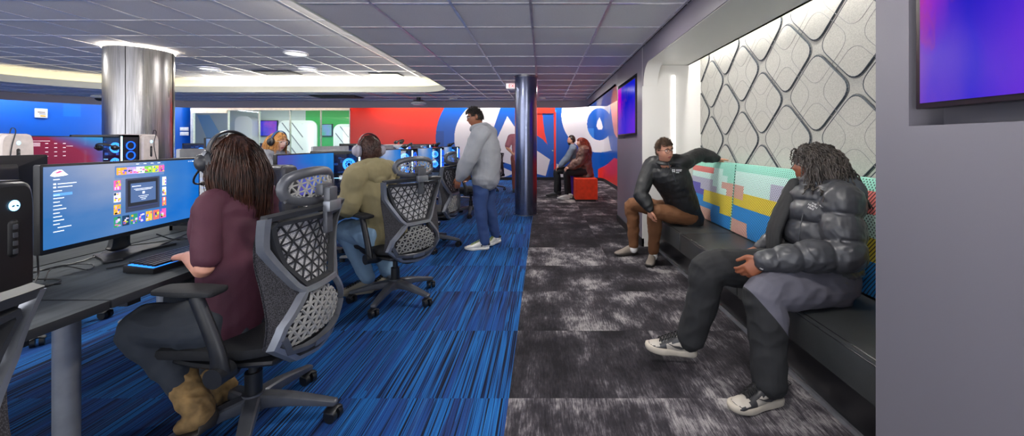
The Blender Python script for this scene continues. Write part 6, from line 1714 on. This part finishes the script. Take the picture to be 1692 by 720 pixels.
# ---------------------------------------------------------------- person mostly hidden by the round column
J = P(); x_ = -.62; J.pelvis = (x_, 10., .95); J.chest = (x_, 10., 1.32); J.neck = (x_, 10., 1.50); J.head = (x_ + .02, 9.98, 1.63); J.f = (.5, .85, 0)
J.shL = (x_ - .19, 10., 1.43); J.shR = (x_ + .17, 10., 1.43); J.elL = (x_ - .29, 9.93, 1.17); J.wrL = (x_ - .13, 9.87, 1.0); J.handL = ((.9, 0, -.2), (0, 1, 0), (0, 0, 1), .4)
J.elR = (x_ + .24, 10., 1.16); J.wrR = (x_ + .2, 9.98, .92); J.handR = ((0, 0, -1), (0, 1, 0), (0, 1, 0), .3)
J.hipL = (x_ - .09, 10., .9); J.hipR = (x_ + .09, 10., .9); J.knL = (x_ - .09, 10., .5); J.anL = (x_ - .10, 10.02, .1); J.knR = (x_ + .09, 10., .5); J.anR = (x_ + .10, 10.02, .1)
pm, R, c = person('person', 'person in a dusty pink top standing mostly hidden behind the round column', (x_, 10, 0), J, SK1, .011, eyes=False)
dress(pm, 'shirt', top_mesh(J, .02, 1., sleeve=.8), m_cloth('dusty pink jersey', '#b0707c'), .012, .01); dress(pm, 'trousers', pants_mesh(J, .02), m_cloth('patterned rust trousers', '#7a4038', var=.4), .012, .006)
for s in (-1, 1): shoe(pm, (x_ + .1 * s, 9.93, 0), (x_ + .12 * s, 10.2, 0), mu=BSH, ms=SLD)
bm = NB(); ell(bm, c + R @ V((0, -.012, .01)), (.085, .10, .124), R, 24, 18, fn=lambda d, p: p if not ((d.y > .4 and d.z < .55)) else p * .85); dress(pm, 'hair', bm, HK, .009, .006, 30.)
# ================================================================ light
def area(name, loc, size, power, col=(1, 1, 1), rot=(0, 0, 0), size_y=None, spread=None):
    l = bpy.data.lights.new(name, 'AREA'); l.energy = power; l.color = col; l.size = size
    if size_y: l.shape = 'RECTANGLE'; l.size_y = size_y
    if spread: l.spread = spread
    o = bpy.data.objects.new(name, l); COL.objects.link(o); o.location = loc; o.rotation_euler = rot
    return o
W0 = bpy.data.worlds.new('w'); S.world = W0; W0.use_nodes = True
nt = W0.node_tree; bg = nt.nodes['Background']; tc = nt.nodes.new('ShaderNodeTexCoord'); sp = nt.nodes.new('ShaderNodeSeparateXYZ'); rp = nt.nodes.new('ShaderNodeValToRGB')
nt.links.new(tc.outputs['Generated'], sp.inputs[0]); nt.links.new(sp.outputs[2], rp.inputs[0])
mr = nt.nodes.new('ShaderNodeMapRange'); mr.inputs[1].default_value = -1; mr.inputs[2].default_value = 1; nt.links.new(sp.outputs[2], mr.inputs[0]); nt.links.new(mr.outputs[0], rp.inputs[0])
rp.color_ramp.elements[0].position = .42; rp.color_ramp.elements[0].color = (1, .97, .95, 1); rp.color_ramp.elements[1].position = .55; rp.color_ramp.elements[1].color = (.36, .39, .44, 1)  # lower half made brighter as added fill, lighting the ceiling from below
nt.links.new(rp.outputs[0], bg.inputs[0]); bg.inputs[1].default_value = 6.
# area lamps shining down; only some of them sit at a built fitting
for x, y, z, p in ((-4.15, 6.5, ZR - .05, 40), (-4.77, 7.84, ZR - .05, 30), (-6.77, 7.84, ZR - .05, 30), (-3.4, 3.4, ZR - .03, 50), (-3.2, .6, ZR - .03, 40), (-6.2, 1.2, ZR - .03, 50), (-8.6, 5.5, ZR - .03, 50)):
    area('downlight', (x, y, z), .3, p, (1, .97, .92))
for x, y, p in ((.45, 1.0, 36), (.45, 3.6, 40), (.4, 8.6, 30), (-1.2, 5.2, 26)):  # lamps under the main ceiling, with no fitting built
    area('downlight', (x, y, ZC - .012), .25, p, (1, .96, .9))
# cove strips of the raised ceiling, shining up
up = PI
for loc, sx, sy, p in (((-1.98, 2.6, ZC + .13), .05, 10.5, 130), ((-5.6, 9.30, ZC + .13), 5.2, .05, 60), ((-11.1, 2.5, ZC + .13), .05, 9., 120)):
    rot = {-1.98: (0, 2.15, 0), -5.6: (-2.15, 0, 0), -11.1: (0, -2.15, 0)}[loc[0]]
    area('cove_strip', loc, sx, p, (1, .94, .80), rot, sy)
# wall-washing strips hidden behind the fascia
area('mural_strip', (-2.0, 12.98, 2.85), 7.5, 140, (1, .93, .88), (math.radians(8), 0, 0), .08)
area('mural_strip', (-9.3, 12.98, 2.85), 5.4, 60, (1, .75, .5), (math.radians(8), 0, 0), .08)
area('mural_strip', (1.85, 9.2, 2.8), .08, 80, (1, .95, .92), (0, math.radians(12), 0), 5.)
area('blue_wall_strip', (-13.6, 11.6, 2.85), 3.5, 80, (.75, .88, 1), (math.radians(15), 0, math.radians(45)), .08)
area('blue_wall_strip', (-14.7, 7.5, 2.85), .08, 100, (.75, .88, 1), (0, math.radians(-15), 0), 7.)
area('niche_strip', (1.845, 3.1, 2.50), .03, 32, (1, .97, .92), (0, math.radians(12), 0), 3.2)
area('inner_room_fill', (-9.3, 14.8, 2.85), 5., 160, (.95, 1, .97), (0, 0, 0), 2.)  # added area lamp that brightens the room behind the glass
